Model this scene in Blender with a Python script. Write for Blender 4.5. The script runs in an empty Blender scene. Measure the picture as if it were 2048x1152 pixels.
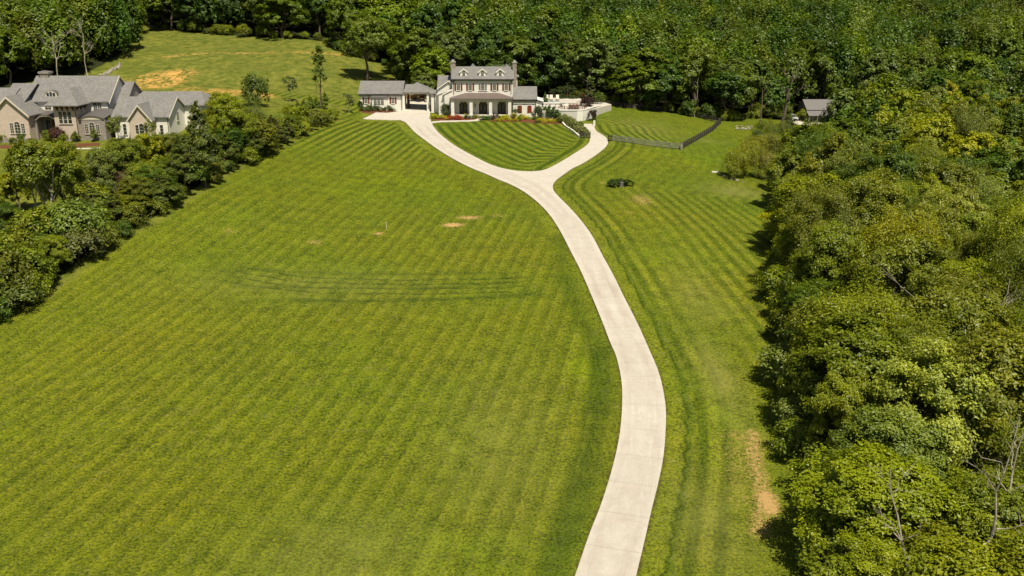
import bpy, bmesh, math, random
import numpy as np
from mathutils import Vector
from mathutils.geometry import delaunay_2d_cdt
C = bpy.context.scene
col = C.collection
rad = math.radians
RS = np.random.RandomState(7)

# ------------------------------------------------------------------ camera
FPX = 1800.0; PITCH = math.atan(566.0 / FPX); CAMH = 32.0
CAM = np.array([0, 0, CAMH])
Fv = np.array([0, math.cos(PITCH), -math.sin(PITCH)]); Uv = np.array([0, math.sin(PITCH), math.cos(PITCH)]); Rv = np.array([1.0, 0, 0])
cd = bpy.data.cameras.new('camera'); cam = bpy.data.objects.new('camera', cd); col.objects.link(cam)
cam.location = (0, 0, CAMH); cam.rotation_euler = (math.pi / 2 - PITCH, 0, 0)
cd.sensor_width = 36; cd.lens = 36 * FPX / 2048; cd.clip_end = 9000; cd.clip_start = 0.5
C.camera = cam

# ------------------------------------------------------------------ terrain
_ky = np.arange(-200, 1200, 1.0)
_kz = np.interp(_ky, [-200, 0, 60, 100, 140, 170, 188, 200, 212, 1200], [-1, 0, 0, 2.2, 5.6, 8.2, 9.0, 9.9, 10.3, 10.3])
_kz = np.convolve(np.pad(_kz, 6, mode='edge'), np.hanning(15)[1:-1] / np.hanning(15).sum(), mode='valid')
def ss(x, a, b):
    t = np.clip((x - a) / (b - a), 0, 1); return t * t * (3 - 2 * t)
def zt(X, Y):
    X = np.asarray(X, float); Y = np.asarray(Y, float)
    z = np.interp(Y, _ky, _kz)
    z = z + 4.5 * ss(X, -18, -58) * ss(Y, 75, 135)
    z = z - 0.11 * np.clip(X - 18, 0, 55) * ss(X, 14, 30) * ss(Y, 80, 150)
    r = ss(X, -15, 25)
    ys = 200 + 32 * r
    sl = 0.138 - 0.008 * r
    rise = np.maximum(0, Y - ys) * sl * ss(Y, ys - 1, ys + 22)
    rise = 27 * np.tanh(rise / 27 * 1.06)
    z = z + rise * (1 - 0.75 * ss(Y, 430, 900))
    z = z + 0.35 * np.sin(X * 0.045 + 1.3) * np.sin(Y * 0.038) * ss(np.abs(X), 25, 60) + 0.06 * np.sin(X * 0.21 + Y * 0.13) * ss(np.abs(X + 5), 14, 40)
    # creek bed on the right
    z = z - 1.1 * np.exp(-(((X - 47) / 5.5) ** 2 + ((Y - 159) / 7.0) ** 2))
    return z
def zs(x, y): return float(zt(x, y))
def ray(px, py): return Fv + (px - 1024) / FPX * Rv + (576 - py) / FPX * Uv
def hit(px, py, tmax=900):
    d = ray(px, py); t = np.arange(20, tmax, 0.5)
    P = CAM + d * t[:, None]; b = P[:, 2] < zt(P[:, 0], P[:, 1])
    if not b.any(): return None
    i = int(np.argmax(b)); lo, hi = t[i] - 0.5, t[i]
    for _ in range(14):
        m = (lo + hi) / 2; p = CAM + d * m
        if p[2] < zt(p[0], p[1]): hi = m
        else: lo = m
    return CAM + d * hi
def hits(pts): return np.array([hit(*p)[:2] for p in pts])
def proj(P):
    v = np.asarray(P, float) - CAM; d = v @ Fv
    return np.stack([1024 + FPX * (v @ Rv) / d, 576 - FPX * (v @ Uv) / d, d], -1)
def W(px, py, Y):          # photograph point -> (X, Z) on the upright plane at distance Y
    d = ray(px, py); t = Y / d[1]; p = CAM + d * t
    return float(p[0]), float(p[2])
def XW(px, Y): return W(px, 200, Y)[0]
def ZW(py, Y): return W(1024, py, Y)[1]

def catmull(P, n=8):
    P = np.asarray(P, float); Q = np.vstack([2 * P[0] - P[1], P, 2 * P[-1] - P[-2]]); o = []
    for i in range(1, len(Q) - 2):
        for t in np.linspace(0, 1, n, endpoint=False):
            a, b, c, d = Q[i - 1], Q[i], Q[i + 1], Q[i + 2]
            o.append(.5 * ((2 * b) + (c - a) * t + (2 * a - 5 * b + 4 * c - d) * t * t + (3 * b - a - 3 * c + d) * t ** 3))
    o.append(P[-1]); return np.array(o)
def inside(poly, X, Y):
    r = np.zeros(np.shape(X), bool); n = len(poly)
    for i in range(n):
        x1, y1 = poly[i]; x2, y2 = poly[(i + 1) % n]
        if y1 == y2: continue
        c = ((y1 > Y) != (y2 > Y)) & (X < (x2 - x1) * (Y - y1) / (y2 - y1) + x1)
        r ^= c
    return r
def dist_line(P, X, Y, closed=False, arc=False):
    best = np.full(np.shape(X), 1e9); ba = np.zeros(np.shape(X)); L = 0
    n = len(P) if closed else len(P) - 1
    for i in range(n):
        a = P[i]; b = P[(i + 1) % len(P)]; e = b - a; l2 = e @ e
        if l2 < 1e-12: continue
        t = np.clip(((X - a[0]) * e[0] + (Y - a[1]) * e[1]) / l2, 0, 1)
        d = np.hypot(X - a[0] - t * e[0], Y - a[1] - t * e[1])
        m = d < best; best = np.where(m, d, best)
        if arc: ba = np.where(m, L + t * math.sqrt(l2), ba)
        L += math.sqrt(l2)
    return (best, ba) if arc else best

# ------------------------------------------------------------------ materials
def new_mat(name):
    m = bpy.data.materials.new(name); m.use_nodes = True; nt = m.node_tree; nt.nodes.clear()
    out = nt.nodes.new('ShaderNodeOutputMaterial'); return m, nt, out
def N(nt, t, **k):
    n = nt.nodes.new(t)
    for a, b in k.items():
        if a == 'inp':
            for i, v in b.items():
                if isinstance(v, bpy.types.NodeSocket): nt.links.new(v, n.inputs[i])
                else: n.inputs[i].default_value = v
        else: setattr(n, a, b)
    return n
def math_(nt, op, a, b=None, c=None, clamp=False):
    n = nt.nodes.new('ShaderNodeMath'); n.operation = op; n.use_clamp = clamp
    for i, v in enumerate((a, b, c)):
        if v is None: continue
        if isinstance(v, bpy.types.NodeSocket): nt.links.new(v, n.inputs[i])
        else: n.inputs[i].default_value = v
    return n.outputs[0]
def mixc(nt, fac, a, b, mode='MIX'):
    n = nt.nodes.new('ShaderNodeMix'); n.data_type = 'RGBA'; n.blend_type = mode
    for i, v in ((0, fac), (6, a), (7, b)):
        if isinstance(v, bpy.types.NodeSocket): nt.links.new(v, n.inputs[i])
        else: n.inputs[i].default_value = (v if i == 0 or len(v) == 4 else (*v, 1))
    return n.outputs[2]
def noise(nt, scale, detail=4, rough=.55, vec=None, dist=0.0):
    n = nt.nodes.new('ShaderNodeTexNoise'); n.inputs['Scale'].default_value = scale; n.inputs['Detail'].default_value = detail
    n.inputs['Roughness'].default_value = rough; n.inputs['Distortion'].default_value = dist
    if vec is None: vec = nt.nodes.new('ShaderNodeNewGeometry').outputs['Position']
    nt.links.new(vec, n.inputs['Vector']); return n.outputs[0]
def ramp(nt, fac, a, b):   # linear remap clamp
    n = nt.nodes.new('ShaderNodeMapRange'); n.inputs[1].default_value = a; n.inputs[2].default_value = b; nt.links.new(fac, n.inputs[0]); return n.outputs[0]
def attr(nt, name): 
    n = nt.nodes.new('ShaderNodeAttribute'); n.attribute_name = name; return n
def simple(name, c, rough=.8, var=.15, scale=3.0, metal=0.0, bump=0.0, bscale=20, spec=.3, c2=None):
    m, nt, out = new_mat(name)
    f = noise(nt, scale); f2 = noise(nt, scale * 9, 3)
    d = tuple(x * (1 - var * 1.6) for x in c) if c2 is None else c2
    cc = mixc(nt, ramp(nt, math_(nt, 'ADD', f, math_(nt, 'MULTIPLY', f2, .5)), .55, .95), d, tuple(min(1, x * (1 + var * .6)) for x in c))
    b = N(nt, 'ShaderNodeBsdfPrincipled', inp={'Roughness': rough, 'Metallic': metal, 'Specular IOR Level': spec}); nt.links.new(cc, b.inputs['Base Color'])
    if bump:
        bn = N(nt, 'ShaderNodeBump', inp={'Strength': bump, 'Distance': .05}); nt.links.new(noise(nt, bscale), bn.inputs['Height']); nt.links.new(bn.outputs[0], b.inputs['Normal'])
    nt.links.new(b.outputs[0], out.inputs[0]); return m
def banded(name, c, axis, period, dark=.7, width=.12, rough=.8, var=.12, sub=None, subp=0.5):
    """clapboard, brick courses or metal seams: dark lines every period along a world axis"""
    m, nt, out = new_mat(name)
    sp = N(nt, 'ShaderNodeSeparateXYZ'); nt.links.new(nt.nodes.new('ShaderNodeNewGeometry').outputs['Position'], sp.inputs[0])
    def line(ax, per, w):
        fr = math_(nt, 'FRACT', math_(nt, 'DIVIDE', sp.outputs[ax], per)); return math_(nt, 'LESS_THAN', fr, w)
    l = line(axis, period, width)
    if sub is not None: l = math_(nt, 'MAXIMUM', l, line(sub, subp, width * .7))
    f = ramp(nt, noise(nt, 2.2, 6), .3, .7)
    cc = mixc(nt, f, tuple(x * (1 - var) for x in c), c)
    cc = mixc(nt, math_(nt, 'MULTIPLY', l, 1 - dark), cc, (0.01, 0.01, 0.01))
    b = N(nt, 'ShaderNodeBsdfPrincipled', inp={'Roughness': rough, 'Specular IOR Level': .25}); nt.links.new(cc, b.inputs['Base Color'])
    nt.links.new(b.outputs[0], out.inputs[0]); return m
def shingle(name, c):
    m, nt, out = new_mat(name)
    pos = nt.nodes.new('ShaderNodeNewGeometry').outputs['Position']
    mp = N(nt, 'ShaderNodeMapping', inp={'Scale': (5.5, 5.5, 7.0)}); nt.links.new(pos, mp.inputs[0])
    v = N(nt, 'ShaderNodeTexVoronoi', inp={'Scale': 1.0}); nt.links.new(mp.outputs[0], v.inputs[0])
    sep = N(nt, 'ShaderNodeSeparateColor'); nt.links.new(v.outputs['Color'], sep.inputs[0])
    f = math_(nt, 'ADD', math_(nt, 'MULTIPLY', sep.outputs[0], .55), math_(nt, 'MULTIPLY', noise(nt, .7, 5), .6))
    cc = mixc(nt, ramp(nt, f, .25, .85), tuple(x * .78 for x in c), tuple(x * 1.2 for x in c))
    b = N(nt, 'ShaderNodeBsdfPrincipled', inp={'Roughness': .92, 'Specular IOR Level': .15}); nt.links.new(cc, b.inputs['Base Color'])
    nt.links.new(b.outputs[0], out.inputs[0]); return m
def leafmat(name, use_attr=False, trans=.19, yellow=(1.38, 1.34, .6)):
    m, nt, out = new_mat(name)
    if use_attr: base = attr(nt, 'tint').outputs['Color']
    else: base = nt.nodes.new('ShaderNodeObjectInfo').outputs['Color']
    t = attr(nt, 'tone').outputs['Fac']
    hi = mixc(nt, 1.0, base, (*yellow, 1), 'MULTIPLY'); lo = mixc(nt, 1.0, base, (.42, .52, .5, 1), 'MULTIPLY')  # leaf variation; dark end also deepens crown shade through colour
    cc = mixc(nt, t, lo, hi)
    d = N(nt, 'ShaderNodeBsdfDiffuse'); nt.links.new(cc, d.inputs[0])
    tr = N(nt, 'ShaderNodeBsdfTranslucent'); nt.links.new(mixc(nt, 1.0, cc, (1.6, 1.6, .4, 1), 'MULTIPLY'), tr.inputs[0])
    g = N(nt, 'ShaderNodeBsdfGlossy', inp={'Roughness': .45, 'Color': (.8, .85, .8, 1)})
    a = N(nt, 'ShaderNodeMixShader', inp={0: trans}); nt.links.new(d.outputs[0], a.inputs[1]); nt.links.new(tr.outputs[0], a.inputs[2])
    b = N(nt, 'ShaderNodeMixShader', inp={0: .035}); nt.links.new(a.outputs[0], b.inputs[1]); nt.links.new(g.outputs[0], b.inputs[2])
    nt.links.new(b.outputs[0], out.inputs[0]); return m

M = {}
M['leaf'] = leafmat('leaf_tissue')
M['leafwood'] = leafmat('leaf_tissue_far', True)
M['bark'] = simple('bark', (.16, .125, .09), .95, .35, 5, bump=.5)
M['palebark'] = simple('pale_bark', (.42, .37, .30), .9, .3, 4)
M['white'] = banded('painted_brick', (.80, .78, .71), 2, .16, .93, .14)
M['whitetrim'] = simple('white_trim', (.84, .81, .73), .6, .06)
M['shingle'] = shingle('grey_shingles', (.190, .186, .180))
M['shutter'] = simple('red_brown_paint', (.20, .035, .018), .55, .15)
M['glass'] = simple('window_glass', (.035, .045, .06), .08, .5, 1.2, spec=.8)
M['metalroof'] = banded('seamed_metal', (.17, .135, .12), 0, .42, .45, .14, .45)
M['greymetal'] = banded('grey_metal_sheet', (.20, .19, .19), 0, .45, .7, .14, .45)
M['door'] = simple('dark_oak', (.045, .02, .012), .4, .3)
M['stonechim'] = banded('chimney_stone', (.36, .32, .27), 2, .3, .72, .16, var=.4)
M['iron'] = simple('black_iron', (.012, .012, .013), .5, .1)
M['pink'] = banded('blush_brick', (.60, .50, .42), 2, .17, .80, .2, var=.14)
M['greystone'] = banded('grey_ledge_stone', (.36, .325, .29), 2, .22, .65, .2, var=.35)
M['creamtrim'] = simple('cream_trim', (.66, .60, .50), .6, .06)
M['brace'] = simple('stained_timber', (.11, .05, .028), .7, .2)
M['darkroof'] = banded('dark_seamed_metal', (.13, .12, .115), 0, .4, .5, .14, .5)
M['darkwood'] = simple('black_brown_board', (.075, .062, .055), .85, .25)
M['greywood'] = simple('weathered_board', (.22, .21, .20), .9, .25)
M['mulch'] = simple('bark_mulch', (.16, .055, .025), .95, .4, 8)
M['rock'] = simple('buff_limestone', (.52, .36, .18), .9, .4, 1.2, bump=.4, bscale=5)
M['paleRock'] = simple('pale_limestone', (.33, .30, .25), .9, .35, 1.5, bump=.4, bscale=6)
M['cream'] = simple('cream_cushion', (.75, .66, .52), .8, .1)
M['teak'] = simple('teak_boards', (.16, .075, .045), .7, .3)
M['paint'] = simple('silver_car_paint', (.55, .57, .60), .25, .05, metal=.3, spec=.6)
M['rubber'] = simple('tyre_rubber', (.02, .02, .02), .8, .2)
M['lamp'] = simple('lamp_glass', (.7, .7, .65), .1, .05)
M['barnwall'] = banded('board_wall', (.24, .23, .20), 0, .4, .8, .12)  # wall colour darkened to carry the shade under the porch
M['yellowleaf'] = M['leaf']
M['poolwater'] = simple('pool_water', (.05, .22, .28), .05, .1, spec=.9)

# ------------------------------------------------------------------ object helpers
def tag(o, label=None, cat=None, group=None, kind=None):
    if label: o['label'] = label
    if cat: o['category'] = cat
    if group: o['group'] = group
    if kind: o['kind'] = kind
    return o
def thing(name, loc, label, cat, group=None):
    o = bpy.data.objects.new(name, None); col.objects.link(o); o.location = tuple(loc); o.empty_display_size = .2
    o['rx'] = 0; del o['rx']
    return tag(o, label, cat, group)
def root_loc(o):
    while o.parent: o = o.parent
    return Vector(o.location)
class MB:
    def __init__(s): s.v = []; s.f = []
    def add(s, vs, fs):
        n = len(s.v); s.v += [tuple(map(float, v)) for v in vs]; s.f += [tuple(i + n for i in f) for f in fs]; return s
    def box(s, x0, x1, y0, y1, z0, z1):
        return s.add([(x0, y0, z0), (x1, y0, z0), (x1, y1, z0), (x0, y1, z0), (x0, y0, z1), (x1, y0, z1), (x1, y1, z1), (x0, y1, z1)],
                     [(0, 3, 2, 1), (4, 5, 6, 7), (0, 1, 5, 4), (1, 2, 6, 5), (2, 3, 7, 6), (3, 0, 4, 7)])
    def hexa(s, b, t):       # bottom 4, top 4
        return s.add(list(b) + list(t), [(0, 3, 2, 1), (4, 5, 6, 7), (0, 1, 5, 4), (1, 2, 6, 5), (2, 3, 7, 6), (3, 0, 4, 7)])
    def extr(s, poly, axis, a, b):   # polygon in the plane across axis ('y': (x,z) pairs; 'x': (y,z); 'z': (x,y))
        n = len(poly)
        mk = {'y': lambda p, q: (p[0], q, p[1]), 'x': lambda p, q: (q, p[0], p[1]), 'z': lambda p, q: (p[0], p[1], q)}[axis]
        vs = [mk(p, a) for p in poly] + [mk(p, b) for p in poly]
        return s.add(vs, [tuple(range(n)), tuple(range(2 * n - 1, n - 1, -1))] + [(i, (i + 1) % n, n + (i + 1) % n, n + i) for i in range(n)])
    def tube(s, P, R, n=6):
        P = [Vector(p) for p in P]; vs = []; fs = []
        for i, p in enumerate(P):
            t = (P[min(i + 1, len(P) - 1)] - P[max(i - 1, 0)]).normalized()
            a = t.orthogonal().normalized() if abs(t.z) < .9 else Vector((1, 0, 0)); a = (a - a.dot(t) * t).normalized(); b = t.cross(a)
            r = R[i] if hasattr(R, '__len__') else R
            for k in range(n):
                w = 2 * math.pi * k / n; vs.append(p + a * (r * math.cos(w)) + b * (r * math.sin(w)))
        for i in range(len(P) - 1):
            for k in range(n): fs.append((i * n + k, i * n + (k + 1) % n, (i + 1) * n + (k + 1) % n, (i + 1) * n + k))
        fs += [tuple(range(n - 1, -1, -1)), tuple((len(P) - 1) * n + k for k in range(n))]
        return s.add(vs, fs)
    def build(s, name, mat, parent=None, loc=None, label=None):
        me = bpy.data.meshes.new(name); L = root_loc(parent) if parent else Vector(loc or (0, 0, 0))
        me.from_pydata([tuple(Vector(v) - L) for v in s.v], [], s.f)
        bm = bmesh.new(); bm.from_mesh(me); bmesh.ops.recalc_face_normals(bm, faces=bm.faces); bm.to_mesh(me); bm.free()
        me.materials.append(M[mat] if isinstance(mat, str) else mat)
        o = bpy.data.objects.new(name, me); col.objects.link(o)
        if parent: o.parent = parent
        else: o.location = L
        if label: o['label'] = label
        return o
def np_mesh(name, V, F, mats, attrs=None, smooth=False):
    V = np.asarray(V, np.float32); F = np.asarray(F, np.int32); me = bpy.data.meshes.new(name)
    k = F.shape[1]
    me.vertices.add(len(V)); me.vertices.foreach_set('co', V.ravel())
    me.loops.add(F.size); me.loops.foreach_set('vertex_index', F.ravel())
    me.polygons.add(len(F)); me.polygons.foreach_set('loop_start', np.arange(0, F.size, k, dtype=np.int32))
    try: me.polygons.foreach_set('loop_total', np.full(len(F), k, np.int32))
    except Exception: pass
    me.update(calc_edges=True)
    me.polygons.foreach_set('use_smooth', np.full(len(F), smooth))
    for m in mats: me.materials.append(m)
    for nm, (dom, typ, arr) in (attrs or {}).items():
        a = me.attributes.new(nm, typ, dom)
        a.data.foreach_set('color' if 'COLOR' in typ else 'value', np.asarray(arr, np.float32).ravel())
    return me
def put(name, me, loc=(0, 0, 0), parent=None):
    o = bpy.data.objects.new(name, me); col.objects.link(o); o.location = tuple(loc)
    if parent: o.parent = parent
    return o
# ------------------------------------------------------------------ driveway outlines (photograph points dropped on the terrain)
z4 = lambda L: [(680 + a / 3.657, 90 + b / 3.657) for a, b in L]
mainL = [(1110, 1260), (1150, 1152), (1179, 1068), (1201, 1012), (1222, 946), (1238, 877), (1244, 816), (1243, 763), (1233, 715), (1220, 684), (1205, 645), (1185, 596), (1162, 543), (1141, 502), (1123, 467), (1103, 435), (1080, 409), (1050, 385), (1021, 369)]
branchL = z4([(1160, 985), (1060, 940), (960, 900), (850, 845), (740, 780), (640, 710), (560, 650), (510, 600), (480, 568), (440, 549), (165, 541)])
apronTop = z4([(165, 539), (262, 494), (345, 497), (430, 487), (452, 468), (475, 462), (480, 452), (650, 452), (656, 470), (660, 520), (666, 560)])
branchR = z4([(680, 590), (720, 640), (790, 700), (880, 760), (990, 820), (1090, 870), (1180, 900), (1290, 920), (1400, 925), (1490, 915), (1560, 885), (1640, 840), (1720, 790), (1790, 745), (1822, 712), (1829, 680)])
rightUpL = [(1181, 271), (1176, 261), (1163, 248)]
rightUpR = [(1187, 248), (1189, 254), (1193, 262), (1202, 268), (1212, 275), (1216, 284), (1213, 292), (1205, 300), (1189, 312), (1167, 326), (1145, 337), (1126, 350), (1112, 361), (1106, 371), (1108, 382), (1118, 394), (1138, 414)]
mainR = [(1162, 441), (1185, 473), (1205, 511), (1226, 549), (1249, 596), (1273, 643), (1296, 694), (1317, 744), (1328, 790), (1332, 833), (1328, 903), (1318, 959), (1303, 1020), (1288, 1086), (1272, 1152), (1245, 1260)]
wL = catmull(hits(mainL + branchL[:-1]), 5); wA = np.vstack([hits([branchL[-1]]), hits(apronTop[1:])])
wI = catmull(hits(branchR), 5); wUL = hits(rightUpL); wR = catmull(hits(rightUpR + mainR), 5)
drive_poly = np.vstack([wL, wA, wI, wUL, wR])
near0, near1 = drive_poly[0], drive_poly[-1]
drive_poly = np.vstack([[near0 + (near0 - drive_poly[1]) / np.linalg.norm(near0 - drive_poly[1]) * 25], drive_poly, [near1 + (near1 - drive_poly[-2]) / np.linalg.norm(near1 - drive_poly[-2]) * 25]])
walk_px_lo = z4([(672, 572), (740, 564), (850, 562), (940, 560), (1000, 556), (1035, 547)])
walk_px_hi = z4([(1030, 538), (1046, 532), (985, 528), (1000, 545), (985, 552), (930, 553), (850, 555), (740, 557), (668, 565)])
walk_poly = hits(walk_px_lo + [z4([(1046, 545)])[0], z4([(1080, 520)])[0]] + [z4([(990, 518)])[0], z4([(1015, 536)])[0]] + z4([(985, 548), (930, 552), (850, 553), (740, 555), (668, 562)]))

def inset_sheet(name, poly, mat, off, step, cl=None, skirt=.1, merge=.02):
    P = [poly[0]]
    for p in poly[1:]:
        if np.linalg.norm(p - P[-1]) > .05: P.append(p)
    P = np.array(P); Q = []
    for i in range(len(P)):
        a, b = P[i], P[(i + 1) % len(P)]; n = max(1, int(np.linalg.norm(b - a) / step))
        for k in range(n): Q.append(a + (b - a) * k / n)
    Q = np.array(Q); nb = len(Q)
    gx, gy = np.meshgrid(np.arange(P[:, 0].min(), P[:, 0].max(), step), np.arange(P[:, 1].min(), P[:, 1].max(), step))
    gx = gx.ravel() + .13; gy = gy.ravel() + .17
    m = inside(Q, gx, gy); m[m] &= dist_line(Q, gx[m], gy[m], True) > step * .4
    pts = [Vector((float(a), float(b))) for a, b in np.vstack([Q, np.stack([gx[m], gy[m]], 1)])]
    vs, es, fs, *_ = delaunay_2d_cdt(pts, [(i, (i + 1) % nb) for i in range(nb)], [], 1, 1e-4)
    V = np.array([(v.x, v.y, 0) for v in vs]); V[:, 2] = zt(V[:, 0], V[:, 1]) + off
    F = [tuple(f) for f in fs]; n0 = len(V)
    V2 = [(x, y, z) for x, y, z in V]
    if skirt:
        ed = {}
        for f in F:
            for i in range(len(f)):
                e = (f[i], f[(i + 1) % len(f)]); ed[e] = 1
        for (a, b) in list(ed):
            if (b, a) not in ed:
                k = len(V2); V2 += [(V[a][0], V[a][1], V[a][2] - skirt - off), (V[b][0], V[b][1], V[b][2] - skirt - off)]; F.append((b, a, k, k + 1))
    me = bpy.data.meshes.new(name); me.from_pydata(V2, [], F); me.materials.append(mat)
    if cl is not None:
        A = np.array(V2); d, arc = dist_line(cl, A[:, 0], A[:, 1], arc=True)
        for nm, arr in (('along', arc), ('across', d)):
            at = me.attributes.new(nm, 'FLOAT', 'POINT'); at.data.foreach_set('value', arr.astype(np.float32))
    return put(name, me)

def concrete(name, joints=True, c=(.55, .515, .455)):
    m, nt, out = new_mat(name)
    n1 = noise(nt, .8, 7, .75); n2 = noise(nt, 2.5, 6, .7); n3 = noise(nt, 14, 3)
    cc = mixc(nt, ramp(nt, n1, .30, .72), tuple(x * .84 for x in c), tuple(min(1, x * 1.07) for x in c))
    cc = mixc(nt, math_(nt, 'MULTIPLY', ramp(nt, n2, .45, .7), .22), cc, (.34, .27, .20))
    cc = mixc(nt, math_(nt, 'MULTIPLY', ramp(nt, n3, .3, .75), .16), cc, (.66, .62, .54))
    if joints:
        al = attr(nt, 'along').outputs['Fac']; ac = attr(nt, 'across').outputs['Fac']
        # slab to slab tone
        sl = math_(nt, 'FLOOR', math_(nt, 'DIVIDE', al, 4.1)); wn = nt.nodes.new('ShaderNodeTexWhiteNoise'); wn.noise_dimensions = '1D'; nt.links.new(sl, wn.inputs['W'])
        cc = mixc(nt, math_(nt, 'MULTIPLY', wn.outputs[0], .22), cc, (.40, .36, .31))
        cx_ = N(nt, 'ShaderNodeCombineXYZ'); nt.links.new(math_(nt, 'MULTIPLY', ac, .9), cx_.inputs[0]); nt.links.new(math_(nt, 'MULTIPLY', al, .07), cx_.inputs[1]); vst = cx_.outputs[0]
        cc = mixc(nt, math_(nt, 'MULTIPLY', ramp(nt, noise(nt, 2.2, 6, .8, vst), .48, .70), .30), cc, (.36, .29, .21))
        # wheel tracks stained brown, broken by noise
        wt = math_(nt, 'SUBTRACT', 1.0, ramp(nt, math_(nt, 'ABSOLUTE', math_(nt, 'SUBTRACT', ac, .85)), .1, .75))
        wt = math_(nt, 'MULTIPLY', wt, ramp(nt, noise(nt, 1.0, 5, .7, vst), .36, .66))
        cc = mixc(nt, math_(nt, 'MULTIPLY', wt, .5), cc, (.30, .235, .175))
        fr = math_(nt, 'FRACT', math_(nt, 'DIVIDE', al, 4.1)); j = math_(nt, 'LESS_THAN', fr, .011)
        cc = mixc(nt, math_(nt, 'MULTIPLY', j, .38), cc, (.10, .08, .06))
    b = N(nt, 'ShaderNodeBsdfPrincipled', inp={'Roughness': .85, 'Specular IOR Level': .25}); nt.links.new(cc, b.inputs['Base Color'])
    bn = N(nt, 'ShaderNodeBump', inp={'Strength': .2, 'Distance': .02}); nt.links.new(n3, bn.inputs['Height']); nt.links.new(bn.outputs[0], b.inputs['Normal'])
    nt.links.new(b.outputs[0], out.inputs[0]); return m
M['drive'] = concrete('driveway_concrete'); M['slab'] = concrete('plain_concrete', False)
# centreline
_cl = []
for q in np.vstack([wL]):
    j = np.argmin(np.hypot(*(wR - q).T)); 
    if np.hypot(*(wR[j] - q)) < 5.5 and q[1] < 140: _cl.append((q + wR[j]) / 2)
_i0 = len(_cl)
for q in wL:
    if q[1] >= 140:
        j = np.argmin(np.hypot(*(wI - q).T)); _cl.append((q + wI[j]) / 2)
_cl = np.array([_cl[0] + (_cl[0] - _cl[1]) / np.linalg.norm(_cl[0] - _cl[1]) * 25] + _cl)
_k = [_cl[0]]
for p in _cl[1:]:
    if np.linalg.norm(p - _k[-1]) > 1.5: _k.append(p)
_cl = np.array(_k)
tag(inset_sheet('driveway', drive_poly, M['drive'], .035, 1.0, _cl, .12), kind='structure')
tag(inset_sheet('front_path', walk_poly, M['slab'], .05, .6, None, .1), kind='structure')

# ------------------------------------------------------------------ ground sheet
def lines(a, b, s, far):
    core = np.arange(a, b + 1e-6, s); o = []; x = s; g = 0
    while g < far: x *= 1.28; g += x; o.append(g)
    o = np.array(o); return np.concatenate([(a - o)[::-1], core, b + o])
gx = lines(-100, 78, .5, 3500); gy = lines(34, 290, .5, 3500)
GX, GY = np.meshgrid(gx, gy); X = GX.ravel(); Y = GY.ravel(); Z = zt(X, Y)
dd = dist_line(drive_poly, X, Y, True); ind = inside(drive_poly, X, Y)
dwalk = dist_line(walk_poly, X, Y, True); inw = inside(walk_poly, X, Y)
Z = Z - .10 * (ind & (dd > .0)) - .08 * (inw & (dwalk > .0))
sd = np.where(ind, -dd, dd)
F4 = []
ny, nx = GX.shape
idx = np.arange(nx * ny).reshape(ny, nx)
F4 = np.stack([idx[:-1, :-1].ravel(), idx[:-1, 1:].ravel(), idx[1:, 1:].ravel(), idx[1:, :-1].ravel()], 1)

# region outlines
hedge_px = [(-120, 705), (0, 645), (110, 590), (190, 520), (280, 465), (330, 440), (400, 390), (470, 345), (540, 310), (600, 280), (640, 255), (672, 236)]
hedge = hits(hedge_px)
hedge = np.vstack([hedge[0] + (hedge[0] - hedge[1]) * 1.5, hedge])
rf_px = [(1690, 1300), (1640, 1150), (1595, 1000), (1575, 900), (1562, 800), (1560, 700), (1556, 600), (1552, 500), (1545, 430), (1560, 385)]
rfor = hits(rf_px)
rfor = np.vstack([[16.5, 10], rfor, [[62, 165], [68, 192]]])
rpoly = np.vstack([rfor, [[82, 205], [95, 212], [240, 300], [240, 10]]])
bf_px = [(270, 42), (330, 60), (450, 72), (560, 78), (640, 84), (685, 110)]
bfr = hits(bf_px)
bfront = np.vstack([[[-260, 330]], bfr, [[-33, 238], [-27, 222], [-22, 213.5], [-10, 213], [12, 214], [24, 212], [33, 210], [42, 209], [50, 208], [58, 219], [64, 226], [78, 228], [92, 222], [240, 330]]])
bpoly = np.vstack([bfront, [[500, 900], [-500, 900]]])
lf_px = [(-60, 210), (60, 165), (150, 165), (215, 130), (270, 95), (285, 50)]
lfr = hits(lf_px); lpoly = np.vstack([[[-220, 150]], lfr, [[-110, 420], [-400, 420]]])
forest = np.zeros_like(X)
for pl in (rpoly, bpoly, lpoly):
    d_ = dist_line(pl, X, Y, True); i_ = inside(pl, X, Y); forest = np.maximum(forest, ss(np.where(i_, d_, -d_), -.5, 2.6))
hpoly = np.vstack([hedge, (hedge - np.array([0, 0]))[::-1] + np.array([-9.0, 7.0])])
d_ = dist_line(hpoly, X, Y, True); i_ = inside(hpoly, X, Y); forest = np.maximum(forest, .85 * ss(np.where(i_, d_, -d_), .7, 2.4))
def side_of(line, X, Y):    # >0 on the left of travel, using nearest segment
    best = np.full(np.shape(X), 1e9); s = np.zeros(np.shape(X))
    for a, b in zip(line[:-1], line[1:]):
        e = b - a; t = np.clip(((X - a[0]) * e[0] + (Y - a[1]) * e[1]) / (e @ e), 0, 1)
        d = np.hypot(X - a[0] - t * e[0], Y - a[1] - t * e[1]); c = e[0] * (Y - a[1]) - e[1] * (X - a[0])
        m = d < best; best = np.where(m, d, best); s = np.where(m, c, s)
    return s, best
hs, hd = side_of(hedge, X, Y)
neigh = (hs > 0) & (Y < 196) & (X < 0)              # beyond the hedge: the neighbour's ground
island = inside(np.vstack([wI, wUL, hits([(1163, 244), (1160, 238), (1080, 236), (960, 238), (863, 240)])]), X, Y)
leftbr = np.vstack([wI[:int(len(wI) * .62)]]); rightbr = wI[int(len(wI) * .62):]
dLb = dist_line(leftbr, X, Y); dRb = dist_line(np.vstack([rightbr]), X, Y)
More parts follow.
